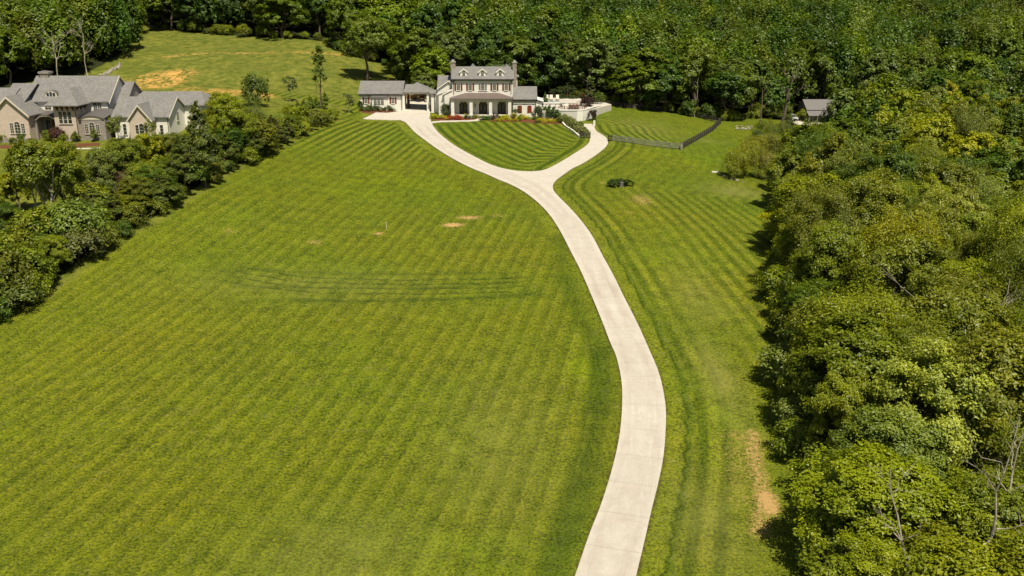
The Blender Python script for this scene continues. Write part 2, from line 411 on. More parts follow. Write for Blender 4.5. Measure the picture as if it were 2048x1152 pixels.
dR = dist_line(wR, X, Y); dLm = dist_line(wL, X, Y)
right = (~ind) & (~island) & (side_of(np.vstack([wR[::-1]]), X, Y)[0] < 0) & (X > -5)
left = ~(right | island | ind)
# straight stripes on the left lawn
hdir = hits([(434, 419)])[0] - hits([(195, 562)])[0]; hdir /= np.linalg.norm(hdir)
hdir2 = hits([(1126, 643)])[0] - hits([(1044, 848)])[0]; hdir2 /= np.linalg.norm(hdir2)
hdir3 = hits(z4([(470, 640)]))[0] - hits(z4([(360, 725)]))[0]; hdir3 /= np.linalg.norm(hdir3)
print('STRIPE DIRS', hdir, hdir2, hdir3)
a1 = math.atan2(hdir[0], hdir[1]); a2 = math.atan2(hdir2[0], hdir2[1])
th = rad(10.8)
nrm = np.array([math.cos(th), -math.sin(th)])
ph_left = X * nrm[0] + Y * nrm[1]
P_ISL, P_L, P_R = 1.95, 1.6, 1.8
phase = np.where(left, ph_left / P_L, 0.0)
edge_band = left & (sd < 2.1)
phase = np.where(edge_band, .25 + 0 * sd, phase)
bend = ss(dRb, 2.4, 3.2)
phase = np.where(island, np.where(dRb < 2.6, dRb / 2.4 + .1, dLb / P_ISL + .2), phase)
phase = np.where(right, np.where((dR < 1.6) & (Y < 172), .22, dR / P_R + .15), phase)
amp = np.zeros_like(X)
amp = np.where(left, .50 + .5 * ss(Y, 150, 168) + .06 * ss(Y, 90, 50), amp)
amp = np.where(left & (Y > 118) & (Y < 158) & (X > -42), .36 + .3 * ss(np.abs(Y - 138), 12, 20), amp)
amp = np.where(island, 1.0, amp)
farR = ss(dR, 5.5, 9) * ss(dR, 22, 16) 
amp = np.where(right & (Y < 172), np.where(dR < 1.6, .55, np.where(dR < 5, .75, .20 + .42 * ss(dR, 7, 12) * ss(Y, 50, 68) * ss(Y, 142, 128))), amp)
amp = np.where(right & (Y >= 172), .95 * ss(dR, 17, 9) + .15, amp)
amp = np.where(neigh | (Y > 215), .12, amp)
meadow = np.where((X < -5) & (Y > 196) & ~ind, ss(Y, 196, 206), 0) * (1 - forest)
meadow = np.where(neigh, np.maximum(meadow, .7), meadow)
# marks in the grass
def strokes(px, w, soft=1.0):
    L = hits(px); d = dist_line(L, X, Y); return ss(d, w * (1 + soft), w * (1 - soft * .5))
soil = np.zeros_like(X); straw = np.zeros_like(X); track = np.zeros_like(X); lush = np.zeros_like(X)
for (px, py, rx, ry, s) in [(905, 450, 1.7, 1.1, 1.0), (938, 435, 2.2, 1.1, .8), (995, 431, 1.3, .9, .55), (757, 467, .8, .7, .9), (630, 484, 1.3, 1.3, .6), (460, 462, 1.6, 1.2, .5), (1205, 365, .9, 1.6, .5), (1258, 348, 1.6, 1.0, .35), (1285, 400, 2.4, 4.2, .55), (1262, 425, .9, 1.3, .45),
                            (1110, 362, .3, .3, .4), (1285, 205, 2, 1, .2), (1330, 232, 1.5, 2, .35), (1385, 272, 1.6, 1.2, .3), (1060, 446, .4, .3, .4), (660, 238, 3.5, 3, .45), (600, 200, 1.6, 1.6, .5)]:
    p = hit(px, py); soil = np.maximum(soil, s * np.exp(-(((X - p[0]) / rx) ** 2 + ((Y - p[1]) / ry) ** 2)))
soil = np.maximum(soil, .60 * strokes([(1505, 868), (1508, 920), (1520, 960), (1528, 1010), (1518, 1065)], .62, 1.7))
soil = np.maximum(soil, .85 * strokes([(1532, 990), (1542, 1020)], .6))
soil = np.maximum(soil, .40 * strokes([(1468, 870), (1470, 940), (1480, 1000)], 1.0, 1.6))
straw = np.maximum(straw, .95 * strokes([(300, 158), (355, 150), (330, 166), (300, 172)], 2.9, 1.1) )
straw = np.maximum(straw, .8 * strokes([(380, 180), (470, 185), (520, 190)], 2.6, .9))
straw = np.maximum(straw, .5 * strokes([(330, 114), (410, 106), (560, 106), (700, 112)], .9, .8))
straw = np.maximum(straw, .4 * strokes([(215, 160), (250, 172)], 2, .8))
track = np.maximum(track, .75 * strokes([(440, 545), (520, 538), (620, 545), (820, 549), (1030, 545)], .25, 1.2))
track = np.maximum(track, .8 * strokes([(470, 575), (560, 573), (700, 577), (900, 575), (1020, 563)], .25, 1.2))
track = np.maximum(track, 1.0 * strokes([(590, 600), (700, 603), (850, 600), (990, 594), (1062, 588)], .42, 1.1))
track = np.maximum(track, .5 * strokes([(410, 505), (430, 525), (440, 545)], .4, 1.2))
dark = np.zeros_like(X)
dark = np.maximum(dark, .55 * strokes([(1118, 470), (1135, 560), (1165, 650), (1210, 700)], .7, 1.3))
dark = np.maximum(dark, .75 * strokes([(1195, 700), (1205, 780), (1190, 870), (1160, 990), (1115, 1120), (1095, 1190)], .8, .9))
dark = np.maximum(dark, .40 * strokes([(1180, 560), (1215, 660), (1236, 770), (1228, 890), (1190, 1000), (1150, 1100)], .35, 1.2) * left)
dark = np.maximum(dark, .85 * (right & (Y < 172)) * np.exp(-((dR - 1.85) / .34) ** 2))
for (px, py, rx, ry, s) in [(780, 370, 12, 9, .6), (1390, 320, 7, 5, .5), (1250, 300, 6, 4, .35), (430, 120, 25, 30, .4), (1165, 740, 1.4, 3, .8), (870, 1120, 5, 3, .55), (960, 395, 4, 2.2, .5), (900, 300, 5, 5, .3), (1340, 560, 4, 8, .35), (1440, 800, 2, 6, .5)]:
    p = hit(px, py); lush = np.maximum(lush, s * np.exp(-(((X - p[0]) / rx) ** 2 + ((Y - p[1]) / ry) ** 2)))
tcl = catmull(hits([(430, 540), (520, 557), (640, 570), (800, 574), (950, 572), (1070, 566)]), 6)
tside, tdist = side_of(tcl, X, Y); tsd = np.where(tside > 0, tdist, -tdist)
tband = ss(tdist, 3.4, 2.2) * left * ss(X, hit(430, 555)[0] - 2, hit(520, 555)[0]) * ss(X, hit(1090, 570)[0], hit(1010, 570)[0])
pale = np.zeros_like(X)
for (px, py, rx, ry, s) in [(1470, 382, 5, 4, .7), (1440, 760, 1.6, 9, .55), (700, 1110, 6, 5, .30), (1390, 590, 3, 9, .35), (620, 570, 14, 5, .25), (1400, 280, 5, 3, .4), (1290, 255, 7, 10, .35), (1420, 1050, 2.4, 6, .4), (1000, 900, 5, 12, .25)]:
    p = hit(px, py); pale = np.maximum(pale, s * np.exp(-(((X - p[0]) / rx) ** 2 + ((Y - p[1]) / ry) ** 2)))

def ground_mat():
    m, nt, out = new_mat('lawn_and_soil')
    A = lambda n: attr(nt, n).outputs['Fac']
    pos = nt.nodes.new('ShaderNodeNewGeometry').outputs['Position']
    wob = math_(nt, 'MULTIPLY', math_(nt, 'SUBTRACT', noise(nt, .3, 2), .5), .05); wob = math_(nt, 'ADD', wob, math_(nt, 'MULTIPLY', math_(nt, 'SUBTRACT', noise(nt, 6.0, 3), .5), .06))
    s = math_(nt, 'SINE', math_(nt, 'MULTIPLY', math_(nt, 'ADD', A('phase'), wob), 6.28318))
    s = math_(nt, 'MULTIPLY_ADD', s, 1.6, 0); s = math_(nt, 'MAXIMUM', math_(nt, 'MINIMUM', s, 1), -1)
    fr_ = math_(nt, 'FRACT', math_(nt, 'ADD', A('phase'), wob)); sw = math_(nt, 'MINIMUM', math_(nt, 'SUBTRACT', 1, math_(nt, 'MULTIPLY', math_(nt, 'POWER', fr_, .7), 2.1)), math_(nt, 'MULTIPLY_ADD', fr_, 26, -1.0))
    sw = math_(nt, 'MAXIMUM', sw, -1)
    fr2 = math_(nt, 'FRACT', math_(nt, 'ADD', math_(nt, 'MULTIPLY', A('phase'), .37), .2)); sw = math_(nt, 'ADD', math_(nt, 'MULTIPLY', sw, .85), math_(nt, 'MULTIPLY', math_(nt, 'SUBTRACT', .5, fr2), .5))
    s = math_(nt, 'ADD', math_(nt, 'MULTIPLY', s, math_(nt, 'SUBTRACT', 1, A('saw'))), math_(nt, 'MULTIPLY', sw, A('saw')))
    s = math_(nt, 'MULTIPLY', s, A('amp'))
    s = math_(nt, 'MULTIPLY', s, ramp(nt, noise(nt, .09, 4), .22, .50))
    n1 = noise(nt, .045, 5, .6); n2 = noise(nt, .5, 6, .65); n3 = noise(nt, 3.2, 6, .75); n4 = noise(nt, 5.0, 5, .92)
    v = math_(nt, 'ADD', math_(nt, 'MULTIPLY', n2, .22), math_(nt, 'MULTIPLY', n3, .40)); v = math_(nt, 'ADD', v, math_(nt, 'MULTIPLY', n4, 1.05)); v = math_(nt, 'SUBTRACT', v, .045); v = ramp(nt, v, .70, .88)
    g = mixc(nt, v, (.028, .043, .002), (.205, .222, .007))
    g = mixc(nt, ramp(nt, n1, .36, .66), mixc(nt, 1.0, g, (.84, 1.0, .9, 1), 'MULTIPLY'), mixc(nt, 1.0, g, (1.07, 1.02, .95, 1), 'MULTIPLY'))
    g = mixc(nt, math_(nt, 'MULTIPLY', ramp(nt, noise(nt, .9, 5, .7), .56, .74), .38), g, (.20, .18, .06))
    g = mixc(nt, math_(nt, 'MULTIPLY', ramp(nt, noise(nt, 2.6, 6, .9), .46, .60), .24), g, (.185, .188, .055))
    wd = noise(nt, 2.2, 7, .9)
    g = mixc(nt, math_(nt, 'MULTIPLY', ramp(nt, wd, .56, .66), .34), g, mixc(nt, 1.0, g, (.42, .68, .6, 1), 'MULTIPLY'))
    g = mixc(nt, math_(nt, 'MULTIPLY', ramp(nt, math_(nt, 'SUBTRACT', 1, wd), .60, .70), .5), g, (.26, .225, .085))
    # mowing light / dark
    up = math_(nt, 'MULTIPLY', math_(nt, 'MAXIMUM', s, 0), .48); dn = math_(nt, 'MULTIPLY', math_(nt, 'MAXIMUM', math_(nt, 'MULTIPLY', s, -1), 0), .78)
    g = mixc(nt, up, g, mixc(nt, 1.0, g, (1.75, 1.55, 2.8, 1), 'MULTIPLY')); g = mixc(nt, dn, g, mixc(nt, 1.0, g, (.36, .50, .6, 1), 'MULTIPLY'))
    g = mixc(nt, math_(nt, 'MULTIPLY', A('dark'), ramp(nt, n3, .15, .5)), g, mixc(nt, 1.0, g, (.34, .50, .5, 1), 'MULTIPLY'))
    brk = ramp(nt, math_(nt, 'ADD', math_(nt, 'MULTIPLY', n3, .6), math_(nt, 'MULTIPLY', noise(nt, .9, 6, .8), .5)), .50, .60)
    tw = math_(nt, 'ADD', A('tsd'), math_(nt, 'MULTIPLY', math_(nt, 'SUBTRACT', noise(nt, .12, 2), .5), 1.6)); tl = math_(nt, 'ABSOLUTE', math_(nt, 'SUBTRACT', math_(nt, 'FRACT', math_(nt, 'DIVIDE', tw, 1.45)), .5))
    tl = math_(nt, 'SUBTRACT', 1.0, ramp(nt, tl, .07, .2)); tl = math_(nt, 'MULTIPLY', math_(nt, 'MULTIPLY', tl, A('tband')), ramp(nt, noise(nt, .9, 6, .85), .43, .52))
    g = mixc(nt, math_(nt, 'MULTIPLY', tl, .85), g, (.020, .050, .006))
    g = mixc(nt, math_(nt, 'MULTIPLY', math_(nt, 'MULTIPLY', A('track'), brk), .9), g, (.018, .045, .006))
    g = mixc(nt, math_(nt, 'MULTIPLY', A('lush'), ramp(nt, n2, .3, .65)), g, mixc(nt, 1.0, g, (1.15, 1.32, .5, 1), 'MULTIPLY'))
    g = mixc(nt, math_(nt, 'MULTIPLY', A('pale'), ramp(nt, math_(nt, 'ADD', math_(nt, 'MULTIPLY', n2, .6), math_(nt, 'MULTIPLY', n3, .4)), .3, .6)), g, (.235, .215, .065))
    g = mixc(nt, A('rich'), g, mixc(nt, 1.0, g, (.84, .91, .9, 1), 'MULTIPLY'))
    # edge cut along the concrete
    sdA = A('edge'); e = math_(nt, 'SUBTRACT', 1.0, ramp(nt, math_(nt, 'ABSOLUTE', sdA), .06, .30))
    g = mixc(nt, math_(nt, 'MULTIPLY', math_(nt, 'MULTIPLY', e, ramp(nt, noise(nt, 1.4, 4), .35, .62)), .8), g, (.055, .035, .016))
    # meadow: rough and yellower
    md = mixc(nt, ramp(nt, math_(nt, 'ADD', math_(nt, 'MULTIPLY', n2, .5), math_(nt, 'MULTIPLY', noise(nt, 1.6, 8, .9), .5)), .42, .60), (.065, .092, .012), (.215, .21, .038))
    md = mixc(nt, math_(nt, 'MULTIPLY', ramp(nt, noise(nt, .12, 4), .45, .65), .5), md, (.085, .115, .018))
    g = mixc(nt, A('meadow'), g, md)
    st = math_(nt, 'MULTIPLY', A('straw'), ramp(nt, math_(nt, 'ADD', math_(nt, 'MULTIPLY', noise(nt, 1.0, 6, .75), .7), math_(nt, 'MULTIPLY', noise(nt, .25, 3), .3)), .44, .56))
    g = mixc(nt, st, g, mixc(nt, n3, (.46, .21, .05), (.68, .42, .14)))
    so = math_(nt, 'MULTIPLY', ramp(nt, math_(nt, 'ADD', A('soil'), math_(nt, 'MULTIPLY', math_(nt, 'SUBTRACT', noise(nt, 3.6, 8, .95), .5), 4.2)), .54, .72), ramp(nt, A('soil'), .03, .25))
    g = mixc(nt, so, g, mixc(nt, n3, (.30, .17, .07), (.62, .41, .17)))
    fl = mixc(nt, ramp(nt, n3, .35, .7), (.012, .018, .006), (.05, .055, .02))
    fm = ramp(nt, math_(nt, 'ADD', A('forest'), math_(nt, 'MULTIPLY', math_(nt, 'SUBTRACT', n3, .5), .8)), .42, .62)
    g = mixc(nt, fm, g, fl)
    b = N(nt, 'ShaderNodeBsdfPrincipled', inp={'Roughness': .95, 'Specular IOR Level': .08}); nt.links.new(g, b.inputs['Base Color'])
    h = math_(nt, 'ADD', math_(nt, 'MULTIPLY', n3, .6), math_(nt, 'MULTIPLY', n4, .5))
    bn = N(nt, 'ShaderNodeBump', inp={'Strength': .55, 'Distance': .14}); nt.links.new(h, bn.inputs['Height']); nt.links.new(bn.outputs[0], b.inputs['Normal'])
    nt.links.new(b.outputs[0], out.inputs[0]); return m
M['ground'] = ground_mat()
at = {k: ('POINT', 'FLOAT', v) for k, v in dict(phase=phase, amp=amp, edge=np.minimum(sd, np.where(inw, -dwalk, dwalk)), forest=forest, meadow=meadow, soil=soil, straw=straw, track=track, lush=lush, pale=pale, dark=dark, tsd=tsd, tband=tband, saw=.75 * left * (Y < 150), rich=np.clip(ss(Y, 112, 135) * (1 - meadow) * .8 + .5 * island, 0, 1)).items()}
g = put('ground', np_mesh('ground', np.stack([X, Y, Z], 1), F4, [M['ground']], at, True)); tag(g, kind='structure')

# ------------------------------------------------------------------ light
SUN_AZ = rad(22)        # to the right of the direction back towards the camera
SUN_EL = rad(61)
sv = Vector((math.sin(SUN_AZ) * math.cos(SUN_EL), -math.cos(SUN_AZ) * math.cos(SUN_EL), math.sin(SUN_EL)))
sl = bpy.data.lights.new('sun', 'SUN'); sl.energy = 5.9; sl.angle = rad(.53); sl.color = (1, .91, .72)
so_ = bpy.data.objects.new('sun', sl); col.objects.link(so_); so_.rotation_euler = sv.to_track_quat('Z', 'Y').to_euler(); so_.location = (60, -40, 120)
w = bpy.data.worlds.new('World'); C.world = w; w.use_nodes = True; nt = w.node_tree; bg = nt.nodes['Background']
sk = nt.nodes.new('ShaderNodeTexSky'); sk.sky_type = 'NISHITA'; sk.sun_disc = False; sk.sun_elevation = SUN_EL; sk.sun_rotation = math.atan2(sv.x, sv.y); sk.dust_density = 2.0; sk.ozone_density = .8
nt.links.new(sk.outputs[0], bg.inputs[0]); bg.inputs[1].default_value = .06
C.view_settings.view_transform = 'Standard'; C.view_settings.look = 'None'; C.view_settings.exposure = 0
C.cycles.max_bounces = 5; C.cycles.diffuse_bounces = 3; C.cycles.transmission_bounces = 3; C.cycles.glossy_bounces = 2; C.cycles.caustics_reflective = False; C.cycles.caustics_refractive = False
# ------------------------------------------------------------------ foliage
def unit(v): return v / np.maximum(np.linalg.norm(v, axis=-1, keepdims=True), 1e-9)
def leaves(rng, centers, outward, size, up=.35, flat=.55, rnd=.40):
    n = len(centers)
    nr = unit(outward * .75 + np.array([0, 0, up]) + rng.normal(size=(n, 3)) * rnd)
    t = unit(np.cross(nr, rng.normal(size=(n, 3)))); b = np.cross(nr, t)
    s = size * rng.uniform(.6, 1.35, n)[:, None]
    drop = rng.uniform(-.25, .25, (n, 1)) * nr * s
    V = np.stack([centers - t * s, centers + b * s * flat + drop, centers + t * s, centers - b * s * flat + drop], 1).reshape(-1, 3)
    return V, np.arange(n * 4).reshape(n, 4)
def crown_points(rng, R, H, z0, nb, rb, nleaf, kind='round', tufts=11, fuzz=.16):
    """leaf centres, outward vectors, tone, blob centres.  Blobs -> tufts -> leaves."""
    u = rng.normal(size=(nb, 3)); u = unit(u)
    u[:, 2] = np.where(u[:, 2] < -.55, -u[:, 2], u[:, 2])
    k = rng.uniform(.55, .92, nb)[:, None]
    hz = (u[:, 2] * k[:, 0] + 1) / 2                       # 0..1 up the crown
    if kind == 'round': prof = 1.0
    elif kind == 'cone': prof = (1.12 - hz) * 1.05
    elif kind == 'column': prof = np.minimum(1, (1.05 - hz) * 2.3)
    elif kind == 'vase': prof = .55 + .6 * hz
    elif kind == 'mound': prof = 1.0
    c = np.stack([u[:, 0] * k[:, 0] * R * prof, u[:, 1] * k[:, 0] * R * prof, z0 + hz * H], 1)
    r = rb * rng.uniform(.7, 1.3, nb) * (R if kind not in ('column',) else R) * (np.clip(prof, .35, 1) if kind in ('cone', 'column') else 1)
    ax = np.array([0, 0, z0 + H * .42])
    w = r ** 2; cnt = rng.multinomial(nleaf, w / w.sum()); P = []; O = []; T = []
    for i in range(nb):
        m = max(4, int(tufts * rng.uniform(.7, 1.3))); q = unit(rng.normal(size=(m, 3)) + unit(c[i] - ax) * .45 + np.array([0, 0, .25]))
        tc = c[i] + q * (r[i] * rng.uniform(.7, 1.12, m))[:, None]; tr = rng.uniform(.28, .5, m) * r[i]
        j = rng.randint(0, m, cnt[i]); d = rng.normal(size=(cnt[i], 3)) * np.array([1, 1, .55])
        d = d / np.maximum(1, np.linalg.norm(d, axis=1, keepdims=True) / 1.25)
        p = tc[j] + d * (tr[j] * .62)[:, None] + rng.normal(size=(cnt[i], 3)) * fuzz * r[i]
        P.append(p); O.append(unit(p - c[i]) * .6 + unit(p - ax) * .4)
        bt = rng.uniform(-.12, .12); T.append(.42 + bt + rng.uniform(-.2, .2, m)[j] + rng.uniform(-.2, .2, cnt[i]) + .10 * (p[:, 2] - z0) / H)  # random tone, plus light on the crown tops painted in by height
    return np.vstack(P), np.vstack(O), np.clip(np.concatenate(T), 0, 1), c, r
def limb_mesh(rng, H, r0, targets, lean=.04, stems=1):
    mb = MB()
    for s in range(stems):
        off = rng.normal(size=2) * (.0 if stems == 1 else r0 * 2.2); P = [(off[0], off[1], -.4)]
        x, y = off; n = 7; dx, dy = rng.normal(size=2) * lean * (1 if stems == 1 else 3)
        for i in range(1, n + 1):
            x += dx * H / n + rng.normal() * .02 * H; y += dy * H / n + rng.normal() * .02 * H; P.append((x, y, H * .8 * i / n))
        R = [r0 * (1.25 if i == 0 else 1 - .85 * i / n) / math.sqrt(stems) for i in range(n + 1)]; mb.tube(P, R, 7)
        for t in targets[s::stems]:
            k = int(np.clip((t[2] / H) * n * .75, 1, n - 1)); a = np.array(P[k]); m = (a + t) / 2 + rng.normal(size=3) * .05 * H + np.array([0, 0, -.03 * H])
            rr = R[k] * .5; mb.tube([a, a * .5 + m * .5 + [0, 0, .02 * H], m, m * .4 + t * .6, t], [rr, rr * .75, rr * .55, rr * .35, rr * .12], 5)
    return mb
PLANTS = {}
def mb_mesh(mb, name, mat):
    me = bpy.data.meshes.new(name); me.from_pydata(mb.v, [], mb.f); me.materials.append(M[mat]); return me
def make_plant(key, seed, R, H, z0, nb, rb, nleaf, leaf, kind='round', r0=.25, limbs=9, bark='bark', up=.35, flat=.55, tufts=11, fuzz=.16, stems=1, lean=.03):
    rng = np.random.RandomState(seed)
    P, O, T, c, r = crown_points(rng, R, H - z0, z0, nb, rb, nleaf, kind, tufts, fuzz)
    P[:, 2] = np.maximum(P[:, 2], .08)
    V, F = leaves(rng, P, O, leaf, up, flat, .27 if key in ('mid', 'tall', 'lone') else .36)
    me = np_mesh('crown', V, F, [M['leaf']], {'tone': ('FACE', 'FLOAT', T)})
    sel = c[rng.permutation(len(c))[:limbs]]
    tm = mb_mesh(limb_mesh(rng, H, r0, list(sel), lean, stems), 'trunk', bark)
    PLANTS.setdefault(key, []).append((me, tm, R, H))
# unit-sized kinds, scaled when set out (R = crown radius, H = height)
for s in range(6): make_plant('near', 100 + s, 4.4, 11.0, 1.0, 36, .30, 42000, .128, r0=.28, tufts=13, flat=.5, fuzz=.11)
for s in range(2): make_plant('feather', 140 + s, 4.6, 10.0, 1.0, 60, .24, 42000, .12, r0=.26, tufts=16, flat=.33, fuzz=.22, up=.6)
for s in range(6): make_plant('mid', 200 + s, 4.6, 12.5, 1.6, 32, .31, 14000, .225, r0=.28, tufts=9, fuzz=.10)
for s in range(3): make_plant('tall', 230 + s, 3.6, 15.0, 4.2, 40, .32, 9000, .27, r0=.24, limbs=12, tufts=12)
for s in range(2): make_plant('open', 260 + s, 3.0, 12.0, 4.0, 22, .24, 3200, .22, r0=.19, limbs=20, bark='palebark', tufts=9, stems=2, lean=.05)
for s in range(3): make_plant('cedar', 300 + s, 3.4, 11.0, .4, 64, .24, 17000, .17, 'cone', r0=.2, flat=.35, tufts=13, fuzz=.2, up=.5)
for s in range(5): make_plant('bush', 340 + s, 2.3, 3.6, .0, 26, .34, 5200, .13, 'mound', r0=.09, limbs=8, stems=3, tufts=10, fuzz=.2)
for s in range(3): make_plant('willow', 380 + s, 3.2, 5.2, .1, 40, .26, 11000, .15, 'mound', r0=.1, limbs=10, stems=3, flat=.25, tufts=14, fuzz=.3, up=.7)
for s in range(3): make_plant('column', 400 + s, .62, 3.2, .0, 34, .55, 2400, .10, 'column', r0=.06, limbs=3, flat=.4, tufts=9)
for s in range(2): make_plant('conifer', 420 + s, 1.3, 4.2, .1, 44, .34, 3600, .14, 'cone', r0=.09, limbs=3, flat=.35, tufts=10)
for s in range(3): make_plant('sapling', 440 + s, 1.25, 4.2, 1.1, 15, .34, 900, .12, r0=.05, limbs=9, bark='palebark', tufts=8, fuzz=.25)
for s in range(3): make_plant('tuft', 460 + s, .6, .62, .0, 9, .5, 420, .085, 'mound', r0=.02, limbs=2, tufts=7)
for s in range(1): make_plant('lone', 500 + s, 6.2, 15.5, 5.6, 64, .25, 20000, .24, r0=.42, limbs=22, tufts=12, lean=.005)
for s in range(1): make_plant('pole', 520 + s, 2.1, 13.0, 2.5, 20, .30, 2200, .20, 'vase', r0=.2, limbs=14, tufts=9, lean=.005)
make_plant('stems', 561, 3.7, 11.4, 3.6, 34, .28, 13000, .17, r0=.34, limbs=18, bark='palebark', stems=3, lean=.04)
for s in range(1): make_plant('grey', 540 + s, 4.6, 12.0, 1.5, 40, .28, 15000, .16, r0=.26, limbs=16, bark='palebark', tufts=14, flat=.3, fuzz=.3)

ALLP = []
def plant(key, x, y, R=None, H=None, tone=(.05, .08, .02), name=None, label=None, cat=None, group=None, var=None, rot=None, trunk=True):
    L = PLANTS[key]; i = (RS.randint(len(L)) if var is None else var % len(L)); me, tm, r0, h0 = L[i]
    sx = (R or r0) / r0; sz = (H or h0) / h0
    o = bpy.data.objects.new(name or 'tree', None); col.objects.link(o)
    o.location = (x, y, zs(x, y) - .05); o.rotation_euler = (0, 0, RS.uniform(0, 6.28) if rot is None else rot); o.scale = (sx, sx * RS.uniform(.92, 1.08) if rot is None else sx, sz)
    c = put('crown' if name not in ('bush', 'shrub', 'flower_clump') else 'foliage', me, parent=o); c.color = (*tone, 1)
    if trunk: put('trunk' if name not in ('bush', 'shrub', 'flower_clump') else 'stem', tm, parent=o)
    tag(o, label, cat or 'tree', group)
    ALLP.append(o); return o

TONES = {'deep green': (.080, .130, .010), 'mid green': (.150, .185, .008), 'fresh green': (.215, .250, .008), 'yellow green': (.275, .290, .010),
         'olive green': (.155, .172, .016), 'grey green': (.165, .200, .045), 'pale green': (.25, .275, .06)}
def jit(t, a=.12):
    k = 1 + RS.uniform(-a, a); return tuple(max(.004, v * k * (1 + RS.uniform(-a * .4, a * .4))) for v in t)

# ---- woods: jittered grid inside the outlines
cands = []
def scatter(poly, x0, x1, y0, y1, step, seed):
    rng = np.random.RandomState(seed); o = []
    for i, yy in enumerate(np.arange(y0, y1, step * .87)):
        for xx in np.arange(x0, x1, step):
            x = xx + (i % 2) * step / 2 + rng.uniform(-.28, .28) * step; y = yy + rng.uniform(-.28, .28) * step
            o.append((x, y))
    o = np.array(o); m = inside(poly, o[:, 0], o[:, 1]); return o[m]
def visible(p, H=12):
    q = proj([[p[0], p[1], zs(*p) + H], [p[0], p[1], zs(*p) + H * .3]]); return -160 < q[0][0] < 2210 and q[:, 1].min() < 1240 and q[:, 2].min() > 5 and (q[0][1] > -60 or q[1][1] > -10)
barn_clear = hits([(1575, 236), (1600, 228), (1700, 222), (1720, 262), (1575, 262)])
R_pts = [p for p in scatter(rpoly, 10, 150, 24, 215, 6.1, 11) if visible(p) and dist_line(rfor, np.array([p[0]]), np.array([p[1]]))[0] > 1.2]
B_pts = [p for p in scatter(bpoly, -150, 190, 200, 470, 7.7, 12) if visible(p, 16) and not (68 < p[0] < 90 and p[1] < 237)]
L_pts = [p for p in scatter(lpoly, -150, -40, 150, 330, 5.8, 13) if visible(p, 14)]
print('candidates', len(R_pts), len(B_pts), len(L_pts))

def front_d(p, line): return float(dist_line(line, np.array([p[0]]), np.array([p[1]]))[0])
woods = []   # (x, y, kind, R, H, tonename, wood)
rng = np.random.RandomState(5)
for p in R_pts:
    d = front_d(p, rfor); Yp = p[1]
    u = rng.rand()
    nearp = Yp < 118
    if nearp: kind = 'near' if u < .72 else ('feather' if u < .9 else 'grey')
    else: kind = 'mid' if u < .85 else 'grey'
    H = rng.uniform(6.6, 12.8) * (0.70 if d < 3.2 else 1.0) * (1.0 if Yp < 150 else 1.1); R = rng.uniform(2.9, 4.8) * (.80 if d < 3.2 else 1)
    if Yp < 50: H *= .85
    w = [.18, .32, .28, .13, .03, .04, .02] if Yp < 105 else [.24, .26, .16, .08, .10, .08, .08]
    tn = list(TONES)[rng.choice(7, p=w)]
    woods.append((p[0], p[1], kind, R, H, tn, 'right', d))
for p in B_pts:
    d = front_d(p, bfront); kind = 'mid' if rng.rand() < .8 else 'tall'
    H = rng.uniform(9.5, 17) * (.82 if d < 3.5 else 1); R = rng.uniform(3.7, 6.4)
    w = [.42, .36, .09, .01, .03, .08, .01]; tn = list(TONES)[rng.choice(7, p=w)]
    if p[0] > 40 and rng.rand() < .18: tn = 'olive green'
    woods.append((p[0], p[1], kind, R, H, tn, 'back', d))
for p in L_pts:
    d = front_d(p, np.vstack([lfr])); kind = 'mid' if rng.rand() < .45 else ('open' if rng.rand() < .4 else 'tall')
    H = rng.uniform(11, 14); R = rng.uniform(3.0, 4.4); w = [.2, .34, .2, .06, .12, .08, 0]; tn = list(TONES)[rng.choice(7, p=w)]
    woods.append((p[0], p[1], kind, R, H, tn, 'left', d))
def size_px(t): 
    q = proj([t[0], t[1], zs(t[0], t[1]) + t[4] * .7]); return t[3] * t[4] / q[2] ** 2 * (1.0 if t[6] != 'back' else (1.3 if t[7] < 12 else .8))
woods.sort(key=size_px, reverse=True)
NIND = 228
indiv, far = woods[:NIND], woods[NIND:]
# far wood: one mass of small crowns
Vs = []; Fs = []; Ts = []; Cs = []; n0 = 0
proto = []
for s in range(8):
    r_ = np.random.RandomState(900 + s); P, O, T, c, r = crown_points(r_, 1.0, 1.0, 0, 30, .30, 2600, 'round', 10); proto.append((r_, P, O, T))
for (x, y, kind, R, H, tn, wood, d) in far:
    r_, P, O, T = proto[rng.randint(8)]
    a = rng.uniform(0, 6.28); ca, sa = math.cos(a), math.sin(a); cH = H * .86
    Pw = np.stack([(P[:, 0] * ca - P[:, 1] * sa) * R, (P[:, 0] * sa + P[:, 1] * ca) * R, P[:, 2] * cH + H * .14], 1) + np.array([x, y, zs(x, y)])
    Ow = np.stack([O[:, 0] * ca - O[:, 1] * sa, O[:, 0] * sa + O[:, 1] * ca, O[:, 2]], 1)
    V, F = leaves(r_, Pw, Ow, .37, rnd=.24)
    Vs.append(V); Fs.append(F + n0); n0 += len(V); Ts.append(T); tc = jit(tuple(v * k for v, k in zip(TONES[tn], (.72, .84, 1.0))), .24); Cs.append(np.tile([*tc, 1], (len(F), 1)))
    
if far:
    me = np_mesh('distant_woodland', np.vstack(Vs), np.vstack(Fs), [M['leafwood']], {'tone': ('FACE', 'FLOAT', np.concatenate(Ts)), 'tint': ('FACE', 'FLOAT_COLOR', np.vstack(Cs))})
    tag(put('distant_woodland', me), 'distant woodland canopy rising up the hillside behind the nearer trees', 'woodland', kind='stuff')
